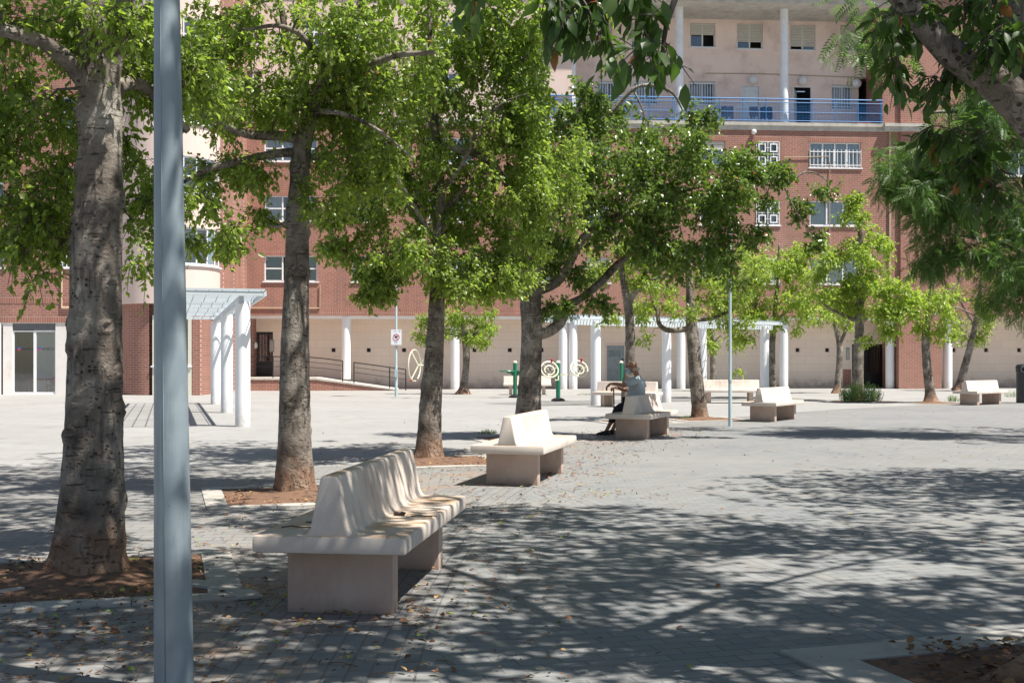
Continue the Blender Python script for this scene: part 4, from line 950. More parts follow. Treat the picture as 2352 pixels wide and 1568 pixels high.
def mkbark():
    g = NG('bark'); co = g('TexCoord').outputs['Object']; sx = g('SeparateXYZ', {0: co}).outputs
    n1 = g.noise(co, 3.0, 5, .65); col = g.ramp(n1, [(.34,(.085,.068,.055)),(.5,(.225,.19,.16)),(.66,(.40,.36,.31))])
    hz = g('Mapping', {'Vector': co, 'Scale': (7,7,46)}).outputs[0]; sc = g.ramp(g.noise(hz, 1.0, 3, .55), [(.62,0),(.67,1)])
    vz = g('Mapping', {'Vector': co, 'Scale': (34,34,5)}).outputs[0]; sv = g.ramp(g.noise(vz, 1.0, 4, .6), [(.52,0),(.68,1)])
    mp = g('Mapping', {'Vector': co, 'Scale': (20,20,26)}).outputs[0]; vo = g('TexVoronoi', {'Vector': mp, 'Scale': 1.0}).outputs['Distance']
    pm = g.ramp(g.noise(co, 2.6, 3, .6), [(.43,0),(.54,1)]); pits = g.math('MULTIPLY', g.ramp(vo, [(.14,1),(.26,0)]), pm)
    d = g.math('MAXIMUM', g.math('MULTIPLY', sc, .8), pits); d = g.math('MAXIMUM', d, g.math('MULTIPLY', g.math('MULTIPLY', sv, pm), .55))
    col = g.mix(g.math('MULTIPLY', d, .85), col, (.045,.033,.026))
    d = g.math('MAXIMUM', d, g.math('MULTIPLY', g('Attribute', attribute_name='knot').outputs['Fac'], .95))
    lo = g.ramp(g.math('ADD', sx[2], g.math('MULTIPLY', g.math('SUBTRACT', g.noise(co, 7, 4, .6), .5), .5)), [(.05,1),(.42,0)])
    col = g.mix(g.math('MULTIPLY', lo, .75), col, (.32,.165,.09))
    g.set(Base_Color=col, Roughness=.85, Specular_IOR_Level=.25)
    h = g.math('SUBTRACT', g.math('MULTIPLY', g.noise(co, 26, 6, .7), .8), d); g.bump(h, 1.0, .03); return g.m
M['bark'] = mkbark(); M['twig'] = plain('twig_bark', (.085,.068,.055), .8, .3, 10)
def catmull(pts, step):
    """pts rows of x,y,z,r -> smooth resampled"""
    p = np.array(pts, float); q = np.vstack([2*p[0]-p[1], p, 2*p[-1]-p[-2]]); out = []
    for i in range(1, len(q)-2):
        n = max(2, int(np.linalg.norm(q[i+1,:3]-q[i,:3])/step))
        for k in range(n):
            t = k/n; a,b,c,d = q[i-1],q[i],q[i+1],q[i+2]
            out.append(.5*((2*b)+(-a+c)*t+(2*a-5*b+4*c-d)*t*t+(-a+3*b-3*c+d)*t**3))
    out.append(q[-2]); o = np.array(out); o[:,3] = np.maximum(o[:,3], .006); return o
def trunkmesh(mb, pts, step, n, seed, flare=0.0, knots=0, rough=.04):
    o = catmull(pts, step); rr = random.Random(seed)
    kn = [(rr.uniform(0,2*math.pi), rr.uniform(.05,.95)*len(o), rr.uniform(.7,1.1)) for _ in range(knots)]
    ptsv = [Vector(p[:3]) for p in o]; u = (ptsv[1]-ptsv[0]).orthogonal().normalized(); u = Vector((1,0,0)); vs = []; kv = []
    for i, p in enumerate(ptsv):
        t = (ptsv[min(i+1,len(o)-1)]-ptsv[max(i-1,0)]).normalized(); u = (u-t*u.dot(t)).normalized(); v = t.cross(u); r = o[i,3]
        for k in range(n):
            a = 2*math.pi*k/n; d = u*math.cos(a)+v*math.sin(a)
            q = p+d*r; s = 1+rough*1.6*nzm.noise(Vector((q.x*3.2+seed,q.y*3.2,q.z*1.3)))+rough*.8*nzm.noise(q*11)+rough*.35*nzm.noise(Vector((q.x*30,q.y*30,q.z*18)))
            if flare: 
                hgt = max(p.z,0); s += flare*math.exp(-hgt/.13)*(.55+.45*math.sin(a*5+seed)+.3*math.sin(a*3+1.7*seed))
            kd = 0.0
            for ka, ki, ks in kn:
                da = (a-ka+math.pi)%(2*math.pi)-math.pi; dd = math.hypot(da*r, (i-ki)*step); w = .044*ks
                s += (.30*math.exp(-(dd/w)**2) - .42*math.exp(-(dd/(w*.45))**2))*min(1,.12/r); kd = max(kd, .55*math.exp(-((dd/w-1.15)/.35)**2), math.exp(-(dd/(w*.55))**2))
            kv.append(kd)
            vs.append(p+d*r*s)
    fs = [(i*n+k, i*n+(k+1)%n, (i+1)*n+(k+1)%n, (i+1)*n+k) for i in range(len(o)-1) for k in range(n)]
    fs.append(tuple(range((len(o)-1)*n, len(o)*n))); mb.add(vs, fs); mb.kn = getattr(mb,'kn',[])+kv; return o
def leafmesh(name, mat, base, ax, nr, L, Wd, tint, parent, detail=False):
    N_ = len(base)
    ax = ax/np.linalg.norm(ax,axis=1,keepdims=True); rt = np.cross(ax,nr); rt /= np.linalg.norm(rt,axis=1,keepdims=True)+1e-9; nr = np.cross(rt,ax)
    L = L[:,None]; Wd = Wd[:,None]
    if detail:
        V = [base, base+ax*L*.22+rt*Wd*.36+nr*Wd*.10, base+ax*L*.22-rt*Wd*.36+nr*Wd*.10, base+ax*L*.52+rt*Wd*.5+nr*Wd*.10, base+ax*L*.52-rt*Wd*.5+nr*Wd*.10,
             base+ax*L*.8+rt*Wd*.24-nr*L*.05, base+ax*L*.8-rt*Wd*.24-nr*L*.05, base+ax*L-nr*L*.14, base+ax*L*.22, base+ax*L*.52, base+ax*L*.8-nr*L*.07]
        tri = [(0,8,1),(0,2,8),(8,9,1),(9,3,1),(8,2,9),(2,4,9),(9,10,3),(10,5,3),(9,4,10),(4,6,10),(10,7,5),(10,6,7)]
    else:
        V = [base, base+ax*L*.45+rt*Wd*.5+nr*Wd*.16, base+ax*L-nr*L*.10, base+ax*L*.45-rt*Wd*.5+nr*Wd*.16]; tri = [(0,2,1),(0,3,2)]
    k = len(V); vs = np.stack(V,1).reshape(-1,3); tr = (np.array(tri)[None]+(np.arange(N_)*k)[:,None,None]).reshape(-1,3)
    me = bpy.data.meshes.new(name); me.vertices.add(len(vs)); me.vertices.foreach_set('co', vs.astype(np.float32).ravel())
    me.loops.add(tr.size); me.loops.foreach_set('vertex_index', tr.astype(np.int32).ravel()); me.polygons.add(len(tr))
    me.polygons.foreach_set('loop_start', np.arange(0,tr.size,3,dtype=np.int32)); me.update(calc_edges=True)
    at = me.attributes.new('tint','FLOAT','POINT'); at.data.foreach_set('value', np.repeat(tint,k).astype(np.float32))
    if detail: me.shade_smooth()
    me.materials.append(mat); o = bpy.data.objects.new(name, me); COL.objects.link(o); o.parent = parent; return o
TREES = {}
def tree(lab, Y, trunk, limbs, blobs, leaf=(.055,.036), per=22, mat='leafA', droop=.55, seed=1, sp=.16, tr=(0,1), fine=True, step=.05, sides=20, flare=.25, knots=0, name='broadleaf_tree', over=(), frond=False, detail=False, sun_gaps=(), cat='tree', group=None, branches=True, brown=0.0, twigr=1.0, dm=1.3):
    rs = np.random.RandomState(seed)
    x0, y0 = trunk[0][:2]; b = P(x0,y0,Y); org = Vector((b.x, Y, 0))
    def L3(q):
        p = P(q[0],q[1],Y+(q[2] if len(q) > 3 else 0))-org; return (p.x,p.y,p.z,q[-1])
    o = empty(name, org, 0, lab, cat, group)
    tp = [L3(q) for q in trunk]; tp[0] = (0,0,-.03,tp[0][3])
    mb = MB(); nodes = [trunkmesh(mb, tp, step, sides, seed, flare, knots)]
    nodes[0] = nodes[0][int(len(nodes[0])*.45):]
    for l in limbs: nodes.append(trunkmesh(mb, [L3(q) for q in l], step*1.6, max(8,sides//2), seed+7, 0, 0, .06))
    to = mb.build('trunk', M['bark'], o, smooth=1); at = to.data.attributes.new('knot','FLOAT','POINT'); at.data.foreach_set('value', np.array(mb.kn,np.float32))
    nodes = np.vstack(nodes)
    B = []
    for q in blobs:
        px, py, dy, rx, rz, ry, n = q; n = int(n*dm); c = P(px,py,Y+dy)-org; s = (Y+dy)/F; B.append((c.x,c.y,c.z,rx*s,ry,rz*s,n,0))
    for q in over: B.append((q[0]-org.x,q[1]-org.y,q[2],q[3],q[4],q[5],q[6],1))  # crown clumps outside the view, put in for the shade they cast
    cl = []; big = []
    for cx,cy,cz,rx,ry,rz,n,ov in B:
        K = max(3, n//9); d = rs.randn(K,3); d /= np.linalg.norm(d,axis=1,keepdims=True); rad = rs.rand(K)**.42; cen = d*rad[:,None]
        idx = rs.randint(0,K,n); q = cen[idx]+rs.randn(n,3)*.17; q = q/np.maximum(1,np.linalg.norm(q,axis=1,keepdims=True)/1.08)
        cl.append(q*np.array([rx,ry,rz])+np.array([cx,cy,cz])); big += [ov]*n
    cl = np.vstack(cl); big = np.array(big); 
    if sun_gaps:
        wz = cl[:,2]; sx_ = cl[:,0]+org.x-wz/2.3; sy_ = cl[:,1]+org.y+wz*.5/2.3; kp = np.ones(len(cl),bool)  # thins clumps whose shadow would fall on the wanted sun patches
        for gx,gy,ga,gb,gp in sun_gaps: kp &= ((((sx_-gx)/ga)**2+((sy_-gy)/gb)**2) > 1)|(rs.rand(len(cl)) < gp)
        cl = cl[kp]; big = big[kp]
    dist = np.array([np.min(np.sum((nodes[:,:3]-c)**2,1)) for c in cl]); order = np.argsort(dist); cl = cl[order]; big = big[order]
    nd = np.zeros((len(nodes)+len(cl)*4,4)); nd[:len(nodes)] = nodes; cnt = len(nodes); twdir = np.zeros((len(cl),3)); mb = MB()
    for i, c in enumerate(cl):
        d2 = np.sum((nd[:cnt,:3]-c)**2,1); j = np.argmin(d2); a = nd[j]; D = c-a[:3]; ds = np.linalg.norm(D)+1e-6
        r0 = min(a[3]*.7, (.007+.010*ds)*twigr); m1 = a[:3]+D*.4+rs.randn(3)*ds*.09+np.array([0,0,ds*.10]); m2 = a[:3]+D*.75+rs.randn(3)*ds*.07+np.array([0,0,ds*.07])
        for k, (p, r) in enumerate(((m1,r0*.8),(m2,r0*.6),(c,r0*.42))): nd[cnt] = (*p,max(r,.0025)); cnt += 1
        twdir[i] = (c-m2)/(np.linalg.norm(c-m2)+1e-6)
        if branches and (ds > .06): mb.tube([a[:3],m1,m2,c],[r0,r0*.8,r0*.6,max(.002,r0*.4)],4,cap=False)
    # sprays
    ns = 4; nl = max(1,per//ns); base=[]; axs=[]; nrs=[]; LL=[]; WW=[]; TT=[]
    n = len(cl); sc = np.where(big==1,1.9,1.0); ctint = np.clip(rs.rand(n)*.45+rs.rand(n)*.25,0,1)
    for s in range(ns):
        d = twdir*.5+rs.randn(n,3)*.75; d[:,2] -= droop*rs.rand(n); d /= np.linalg.norm(d,axis=1,keepdims=True)
        ln = (sp*(.6+.9*rs.rand(n)))*sc; end = cl+d*ln[:,None]+np.array([0,0,-1])*(ln*droop*.35)[:,None]
        if fine:
            for i in range(n):
                if big[i]: continue
                mb.tube([cl[i], (cl[i]+end[i])/2+np.array([0,0,.01]), end[i]],[.003,.0025,.0015],3,cap=False)
        for k in range(nl):
            t = (k+.6)/nl; p = cl+(end-cl)*t+rs.randn(n,3)*.012; side = rs.randn(n,3); side -= d*np.sum(side*d,1,keepdims=True)
            a = d*.55+side*.6; a[:,2] -= droop*.75; nn = rs.randn(n,3)*.55+np.array([0,-.1,.8])
            base.append(p); axs.append(a); nrs.append(nn); f = (.58+.75*rs.rand(n))*np.where(big==1,1.75,1.0); LL.append(leaf[0]*f); WW.append(leaf[1]*f*(.8+.3*rs.rand(n)))
            ti = np.clip(ctint*.85+rs.rand(n)*.5,0,.95)*(tr[1]-tr[0])+tr[0]; ti = np.where(rs.rand(n) < .008+brown, .99, ti); TT.append(ti)
    base=np.vstack(base); axs=np.vstack(axs); nrs=np.vstack(nrs); LL=np.concatenate(LL); WW=np.concatenate(WW); TT=np.concatenate(TT)
    if frond:   # each "leaf" becomes a feathery frond of leaflets
        ax = axs/np.linalg.norm(axs,axis=1,keepdims=True); rt = np.cross(ax,nrs); rt /= np.linalg.norm(rt,axis=1,keepdims=True); nr2 = np.cross(rt,ax); nb=[];na=[];nn=[];nL=[];nT=[]
        for k in range(9):
            t = (k+.5)/9
            for s in (-1,1):
                nb.append(base+ax*(LL*t)[:,None]-nr2*(LL*t*t*.25)[:,None]); na.append(rt*s+ax*.45-nr2*.15); nn.append(nr2+rs.randn(*nr2.shape)*.15); nL.append(LL*.26*(1-.6*abs(t-.45))); nT.append(TT)
        base=np.vstack(nb);axs=np.vstack(na);nrs=np.vstack(nn);LL=np.concatenate(nL);TT=np.concatenate(nT);WW=LL*.36
    if mb.v: mb.build('branches', M['twig'], o)
    leafmesh('crown', M[mat], base, axs, nrs, LL, WW, TT, o, detail)
    TREES[lab] = len(base); return o
RG = 'trees standing along the curved row of benches'
tree('nearest tree, thick scarred grey trunk at left beside the foreground pole', 7.42,
  [(203,1335,.235),(207,1250,.215),(212,1120,.195),(214,1000,.18),(217,800,.163),(221,600,.153),(228,400,.14),(231,230,.128),(224,100,.10),(207,0,.085),(200,-150,.07),(190,-400,.05)],
  [[(222,230,-.02,.075),(175,160,-.12,.06),(110,105,-.3,.05),(30,75,-.45,.042),(-60,60,-.6,.035),(-160,20,-.7,.02)],
   [(236,235,.0,.08),(256,140,0,.07),(280,40,0,.06),(310,-80,0,.05),(350,-250,.1,.04)],
   [(240,215,.05,.06),(300,190,.3,.045),(350,215,.5,.035),(430,300,.8,.025)],
   [(225,420,.05,.03),(170,520,.3,.025),(130,560,.5,.018),(60,570,.6,.012)]],
  [(55,400,.35,150,170,.6,85),(60,180,.3,160,150,.8,75),(-60,330,.2,120,240,.8,40),(90,540,.3,80,55,.4,34),(88,632,.1,22,14,.1,3),
   (400,220,1.0,120,90,.7,36),(440,450,1.1,100,80,.6,28),(330,520,.6,42,40,.3,9),(310,370,.7,30,90,.4,12),(322,602,.5,22,22,.12,5),(520,540,1.1,45,30,.3,9),(500,180,1.2,110,90,.7,26),(330,120,.4,150,120,.7,50),(240,10,.45,200,100,.5,40),(330,60,-.2,60,60,.3,8),(150,60,.1,160,90,.8,38)],
  seed=3, dm=1.55, twigr=1.7, knots=46, step=.02, sides=44, flare=.30, mat='leafA', group=RG, leaf=(.054,.036), per=24,
  over=[(-2.5,7.3,5.8,2.6,2.3,1.5,230)])
tree('second tree, slim leaning trunk right of the foreground pole', 11.98,
  [(677,1140,.20),(676,1080,.185),(676,1000,.165),(677,800,.142),(682,620,.125),(684,500,.118),(688,420,.10),(694,340,.09),(718,255,.08),(750,170,.07),(790,85,.058),(830,10,.05),(870,-110,.04),(900,-300,.03)],
  [[(690,352,0,.06),(640,352,0,.045),(560,368,-.1,.036),(470,392,-.2,.026),(420,420,-.3,.015)],
   [(694,322,0,.06),(640,312,0,.052),(565,308,-.1,.042),(490,272,-.15,.036),(422,243,-.2,.03),(340,205,-.3,.022)],
   [(695,330,0,.07),(704,250,.1,.055),(695,170,.2,.045),(660,90,.3,.035),(640,-20,.4,.03)],
   [(745,180,0,.05),(820,165,-.2,.04),(900,130,-.3,.032),(1000,120,-.4,.02)],
   [(718,255,-.1,.030),(790,262,-.4,.022),(870,300,-.5,.016),(950,365,-.6,.006)],[(750,170,-.1,.04),(700,90,-.5,.03),(640,60,-.7,.022),(560,70,-.8,.012)],
   [(690,480,0,.03),(640,520,-.1,.015),(605,510,-.1,.008)]],
  [(600,90,.0,150,110,.9,62),(620,250,.2,120,90,.7,48),(780,100,0,150,120,.9,70),(790,260,.1,130,110,.8,62),(500,200,-.2,120,110,.6,42),(560,390,.2,90,70,.5,26),(480,440,.2,60,60,.4,16),(900,180,.1,150,160,.8,66),
   (790,400,.3,100,90,.6,42),(600,500,.0,28,24,.15,7),(525,548,.0,30,28,.15,8),(700,440,-.2,30,40,.1,5),(450,560,.0,34,26,.15,6),(880,360,.3,90,90,.6,32),(430,90,0,120,110,.8,30)],
  seed=11, dm=2.0, twigr=1.7, knots=26, step=.03, sides=32, mat='leafA', group=RG, leaf=(.058,.040), per=24, brown=.004,
  over=[(-1.9,12,6.8,2.6,2.2,1.3,290)])
tree('third tree, pale trunk covered in dark pits left of the sunlit bench', 16.05,
  [(984,1062,.195),(986,1010,.17),(990,930,.152),(995,850,.135),(1001,760,.118),(1004,680,.108),(1006,600,.095),(1010,450,.075),(1000,300,.055),(990,150,.04),(985,-50,.03)],
  [[(1006,560,0,.05),(940,480,0,.04),(870,420,.1,.03),(800,400,.1,.02)],[(1008,500,0,.05),(1070,430,0,.04),(1130,380,0,.03)],[(1010,450,-.1,.034),(1060,380,-.4,.027),(1100,300,-.6,.02),(1150,240,-.7,.014),(1210,215,-.7,.006)],[(1000,300,-.2,.036),(950,220,-.6,.03),(900,180,-.9,.024),(850,100,-1.0,.016)],[(1003,560,-.2,.034),(930,440,-.7,.026),(870,350,-.9,.02),(800,330,-.9,.012)],[(1003,330,0,.045),(1050,342,-.1,.05),(1105,360,-.2,.046),(1140,385,-.2,.042),(1165,430,-.2,.03)]],
  [(810,520,0,85,70,.8,42),(870,610,-.1,70,60,.6,34),(950,600,-.3,100,75,.8,56),(1080,600,.1,100,80,.8,58),(1165,560,.1,70,110,.7,44),(880,420,.1,110,110,.9,60),(1040,430,.1,130,130,.9,80),(1140,640,.0,60,45,.5,22),
   (930,280,.1,120,120,1.0,60),(1080,260,.1,130,140,1.0,74),(1190,400,.2,60,140,.8,42),(1130,120,.0,110,110,1.0,56),(1000,110,.0,120,100,1.0,44),(1200,200,.1,50,130,.8,44),(1165,60,.1,80,80,.9,40),(1225,290,.2,60,90,.8,40),(1235,470,.4,60,110,.9,44),(1300,400,.5,60,120,.9,36),(890,672,-.1,60,22,.3,12),(1050,668,-.3,70,30,.4,18)],
  seed=21, dm=2.7, twigr=1.6, knots=14, step=.035, sides=28, mat='leafA', group=RG, leaf=(.064,.044), per=24, tr=(.12,1),
  over=[(-.9,16,7.0,2.6,2.4,1.2,340)])
tree('fourth tree, thick dark trunk with a cut elbow limb behind the sunlit bench', 20.5,
  [(1212,1008,.25),(1212,960,.225),(1215,900,.205),(1219,840,.19),(1221,760,.185),(1219,680,.185),(1225,620,.165),(1229,560,.14),(1240,480,.11),(1262,400,.08),(1300,330,.06),(1340,220,.04)],
  [[(1228,768,0,.11),(1262,760,0,.10),(1288,738,0,.095),(1302,705,0,.085),(1335,685,.1,.07),(1376,652,.1,.072),(1410,615,.1,.066),(1442,587,.1,.058),(1500,540,.1,.04),(1560,520,.1,.025)],
   [(1230,668,0,.10),(1272,652,0,.09),(1300,620,0,.078),(1325,570,-.1,.07),(1350,535,-.2,.065),(1392,514,-.3,.075),(1435,491,-.4,.06),(1504,477,-.5,.045),(1550,448,-.5,.035),(1600,430,-.5,.02)],
   [(1262,400,0,.06),(1330,330,0,.05),(1400,262,0,.042),(1455,205,-.1,.036),(1500,197,-.1,.03),(1545,214,-.1,.024),(1572,262,-.1,.012)],
   [(1240,500,0,.05),(1180,440,.1,.04),(1165,390,.1,.04),(1205,392,0,.038),(1200,430,0,.034),(1235,470,-.2,.03),(1290,510,-.3,.018)],
   [(1455,207,-.1,.02),(1475,250,-.15,.014),(1490,310,-.15,.008)],[(1600,430,-.5,.02),(1700,420,-.5,.02),(1800,425,-.5,.018),(1850,395,-.5,.015),(1895,410,-.5,.012),(1905,440,-.5,.008)],
   [(1800,425,-.5,.016),(1820,470,-.5,.014),(1850,520,-.5,.01),(1870,560,-.5,.006)]],
  [(1255,540,-.2,90,60,.9,40),(1300,470,-.2,110,90,1.0,56),(1215,610,.3,60,60,.6,24),(1320,600,-.2,60,50,.6,22),(1290,698,-.4,36,22,.25,8),(1362,690,-.4,40,24,.3,10),(1250,690,.2,40,30,.3,7),
   (1320,350,0,110,110,1.2,66),(1370,190,0,48,66,.7,20),(1400,280,0,80,80,1.0,34),(1270,250,.2,70,120,.9,34),(1450,380,-.2,130,110,1.3,84),(1560,360,-.3,110,80,1.2,64),(1600,300,-.3,50,50,.6,16),(1660,370,-.4,80,50,1.0,34),
   (1540,480,-.3,140,90,1.3,92),(1660,470,-.4,100,80,1.2,64),(1750,420,-.4,60,42,.7,22),(1770,390,-.4,34,20,.3,7),(1560,580,-.2,150,55,1.1,64),(1660,590,-.3,80,60,.8,32),(1430,520,0,80,70,.8,28),(1730,540,-.4,34,34,.4,9),(1840,470,-.5,28,22,.3,8),(1895,440,-.5,26,14,.2,5),(1870,545,-.5,22,24,.2,6)],
  seed=31, dm=2.0, twigr=1.5, knots=16, step=.04, sides=28, mat='leafB', group=RG, leaf=(.085,.060), per=22, sp=.19, tr=(.05,1), brown=.006)
tree('fifth tree, slender dark forked trunk rising behind the seated man', 26.5,
  [(1438,968,.115),(1438,900,.11),(1447,820,.108),(1447,750,.105),(1442,700,.10),(1433,650,.075),(1424,590,.055),(1410,520,.04)],
  [[(1444,700,0,.08),(1458,672,0,.075),(1490,650,-.1,.06),(1530,634,-.2,.045),(1570,620,-.2,.03)]],
  [(1400,590,0,70,50,.9,44),(1460,600,0,80,50,.9,44),(1520,640,0,60,36,.7,26),(1360,640,.1,40,30,.5,14),(1440,640,.2,50,30,.5,16)],
  seed=41, mat='leafC', group=RG, leaf=(.08,.055), per=22, tr=(0,.8), knots=5)
tree('sixth tree, pale trunk leaning left with an elbow branch, beside the slim blue pole', 27.7,
  [(1609,964,.195),(1606,930,.18),(1600,880,.165),(1594,810,.15),(1589,750,.14),(1586,700,.105),(1583,640,.08),(1580,560,.055)],
  [[(1590,752,0,.075),(1566,757,0,.07),(1530,757,0,.062),(1513,742,0,.055),(1510,715,0,.045),(1498,690,0,.03),(1492,660,0,.02)],[(1588,735,0,.06),(1640,730,.1,.045),(1700,700,.2,.03)]],
  [(1570,690,.1,100,42,.9,50),(1500,700,.1,60,40,.7,24),(1650,690,.1,70,50,.8,38),(1700,650,.2,70,50,.8,36),(1620,640,.2,80,40,.8,36),(1690,735,.1,60,24,.5,16),(1490,775,0,26,24,.2,6),(1720,600,.3,60,50,.7,26),(1420,728,.2,40,20,.3,8)],
  seed=51, mat='leafC', group=RG, leaf=(.085,.05), per=20, tr=(0,.85), knots=8, brown=.006)
tree('bushy bright tree rising behind the shaded bench', 43,
  [(1775,915,.15),(1774,860,.125),(1773,800,.12),(1778,740,.09),(1785,650,.06),(1790,560,.04)],
  [[(1775,760,0,.07),(1740,710,0,.05),(1710,660,0,.03)],[(1777,745,0,.07),(1820,700,0,.05),(1860,650,0,.03)]],
  [(1780,600,0,90,60,1.4,66),(1720,650,0,70,60,1.2,48),(1840,620,0,80,60,1.2,54),(1780,690,0,100,60,1.3,66),(1720,745,0,50,34,.8,20),(1850,710,0,60,50,1.0,34),(1760,745,0,60,30,.8,22),(1700,580,0,50,40,.8,18),(1890,580,0,30,30,.6,10)],
  seed=61, dm=1.7, mat='leafC', leaf=(.12,.075), per=20, sp=.26, fine=False, group='young trees in front of the arcade')
tree('thin forked tree left of the black entrance door', 50,
  [(1921,904,.20),(1924,880,.14),(1928,830,.13),(1928,790,.125),(1918,750,.08),(1905,715,.05)], [[(1928,792,0,.09),(1940,765,0,.07),(1950,735,0,.05)]],
  [(1905,705,0,50,36,1.0,34),(1950,715,0,40,30,.9,20),(1880,690,0,40,30,.8,16)],
  seed=71, dm=1.7, mat='leafC', leaf=(.13,.08), per=18, sp=.3, fine=False, group='young trees in front of the arcade', tr=(0,.8))
tree('upright columnar tree in front of the black entrance door, feathery shrub at its foot', 40,
  [(1969,926,.23),(1970,880,.19),(1972,820,.17),(1974,760,.155),(1975,640,.12),(1976,520,.08),(1975,440,.04)], [[(1973,738,0,.07),(1940,725,0,.06),(1900,705,0,.04),(1885,690,0,.03)],[(1975,745,0,.06),(2010,715,0,.05),(2050,690,0,.03)]],
  [(1975,455,0,28,28,.5,14),(1965,505,0,46,40,.8,30),(1995,560,0,46,40,.8,30),(1950,580,0,60,50,1.0,42),(1990,640,0,66,50,1.1,46),(1940,665,0,70,50,1.1,50),(1880,650,0,36,40,.8,18),(1900,600,0,36,36,.7,16),(1990,705,0,50,30,.8,20)],
  seed=81, dm=1.7, mat='leafC', leaf=(.12,.075), per=22, sp=.24, fine=False, group='young trees in front of the arcade', knots=5)
tree('curved trunk tree with yellow-green crown before the brick pier', 38.3,
  [(2138,926,.26),(2136,900,.16),(2130,850,.14),(2126,790,.13),(2129,740,.115),(2134,690,.06),(2140,640,.04)], [[(2128,745,0,.06),(2090,720,0,.05),(2050,700,0,.03)],[(2130,735,0,.05),(2180,705,0,.04),(2230,720,0,.025),(2262,740,0,.012)],[(2140,720,0,.03),(2200,650,0,.025),(2250,600,0,.015)]],
  [(2050,690,-.1,56,44,.9,42),(2100,680,-.1,60,50,1.0,46),(2060,745,-.1,60,34,.8,34),(2150,690,0,50,50,.9,24),(2020,660,0,36,30,.7,16),(2180,745,0,40,34,.7,14),(2150,770,0,26,20,.5,7),(2000,780,-.1,30,14,.4,5)],
  seed=91, dm=1.7, mat='leafC', leaf=(.12,.075), per=20, sp=.24, fine=False, group='young trees in front of the arcade', tr=(.2,1))
tree('grey tree leaning right behind the white far bench', 54,
  [(2199,898,.26),(2206,880,.20),(2218,835,.17),(2230,790,.15),(2243,730,.11),(2252,660,.07),(2256,600,.05)], [[(2238,750,0,.06),(2210,700,0,.04),(2190,660,0,.03)]],
  [(2225,760,0,50,34,1.0,26),(2265,720,0,40,40,1.0,20),(2200,720,0,40,30,.9,12),(2270,650,0,50,50,1.1,22),(2220,650,0,40,50,1.0,12),(2290,580,0,50,60,1.1,20)],
  seed=101, dm=1.7, mat='leafA', leaf=(.14,.085), per=18, sp=.3, fine=False, group='young trees in front of the arcade', tr=(.2,1))
tree('small tree between the white pillars behind the side-on bench', 54,
  [(1638,897,.16),(1638,860,.14),(1637,820,.135),(1636,790,.10),(1632,750,.06)], [[(1636,790,0,.05),(1655,770,0,.04)]],
  [(1640,775,0,46,28,1.0,26),(1600,740,0,40,26,.8,14),(1690,790,0,30,24,.7,10),(1695,850,0,14,12,.3,3),(1660,740,0,40,30,.8,14)],
  seed=111, dm=1.7, mat='leafC', leaf=(.14,.085), per=18, sp=.28, fine=False, group='young trees in front of the arcade', tr=(0,.7))
tree('small round tree with a gnarled grey trunk in front of the block wall', 48.6,
  [(1064,907,.30),(1066,885,.17),(1070,850,.14),(1071,810,.145),(1067,775,.12),(1063,740,.08)], [[(1068,780,0,.05),(1100,760,0,.04)],[(1066,775,0,.05),(1020,765,0,.03),(985,770,0,.02)]],
  [(1050,740,0,60,36,1.1,44),(1100,760,0,40,28,.9,22),(1000,745,0,40,26,.8,20),(975,775,0,24,16,.5,10),(1110,730,0,26,20,.5,8),(1070,785,0,50,14,.7,12),(1060,690,0,60,40,.9,20)],
  seed=121, dm=1.7, mat='leafA', leaf=(.13,.085), per=20, sp=.26, fine=False, group='young trees in front of the arcade', tr=(.25,1), flare=.5)
tree('dark feathery leaved tree overhanging from the right edge of the square', 21,
  [(2460,1008,.22),(2450,850,.18),(2440,650,.15),(2420,450,.12),(2400,250,.08),(2390,50,.05)],
  [[(2440,600,0,.08),(2360,500,-.2,.06),(2250,430,-.4,.04),(2130,390,-.5,.02)],[(2430,430,0,.07),(2330,320,-.2,.05),(2220,260,-.3,.035),(2120,260,-.4,.02)],[(2440,650,0,.06),(2370,600,0,.05),(2300,560,0,.03),(2200,540,0,.02)]],
  [(2250,300,-.2,120,70,1.4,66),(2120,330,-.3,90,60,1.0,40),(2230,380,-.2,170,90,1.5,110),(2120,420,-.3,90,70,1.1,46),(2180,500,-.2,110,80,1.3,70),(2130,580,-.3,46,50,.7,22),(2290,560,-.2,100,90,1.3,76),(2330,660,-.2,60,60,.8,26),(2320,250,0,120,130,1.5,76),(2380,420,0,120,160,1.6,70)],
  seed=131, dm=1.45, mat='leafF', leaf=(.23,.06), per=10, sp=.24, frond=True, droop=.65, fine=False, group=None, name='feathery_tree',
  over=[(11.2,20.5,4.3,2.6,2.4,1.9,150),(8.6,21.5,7.2,2.4,2.2,1.2,70)])
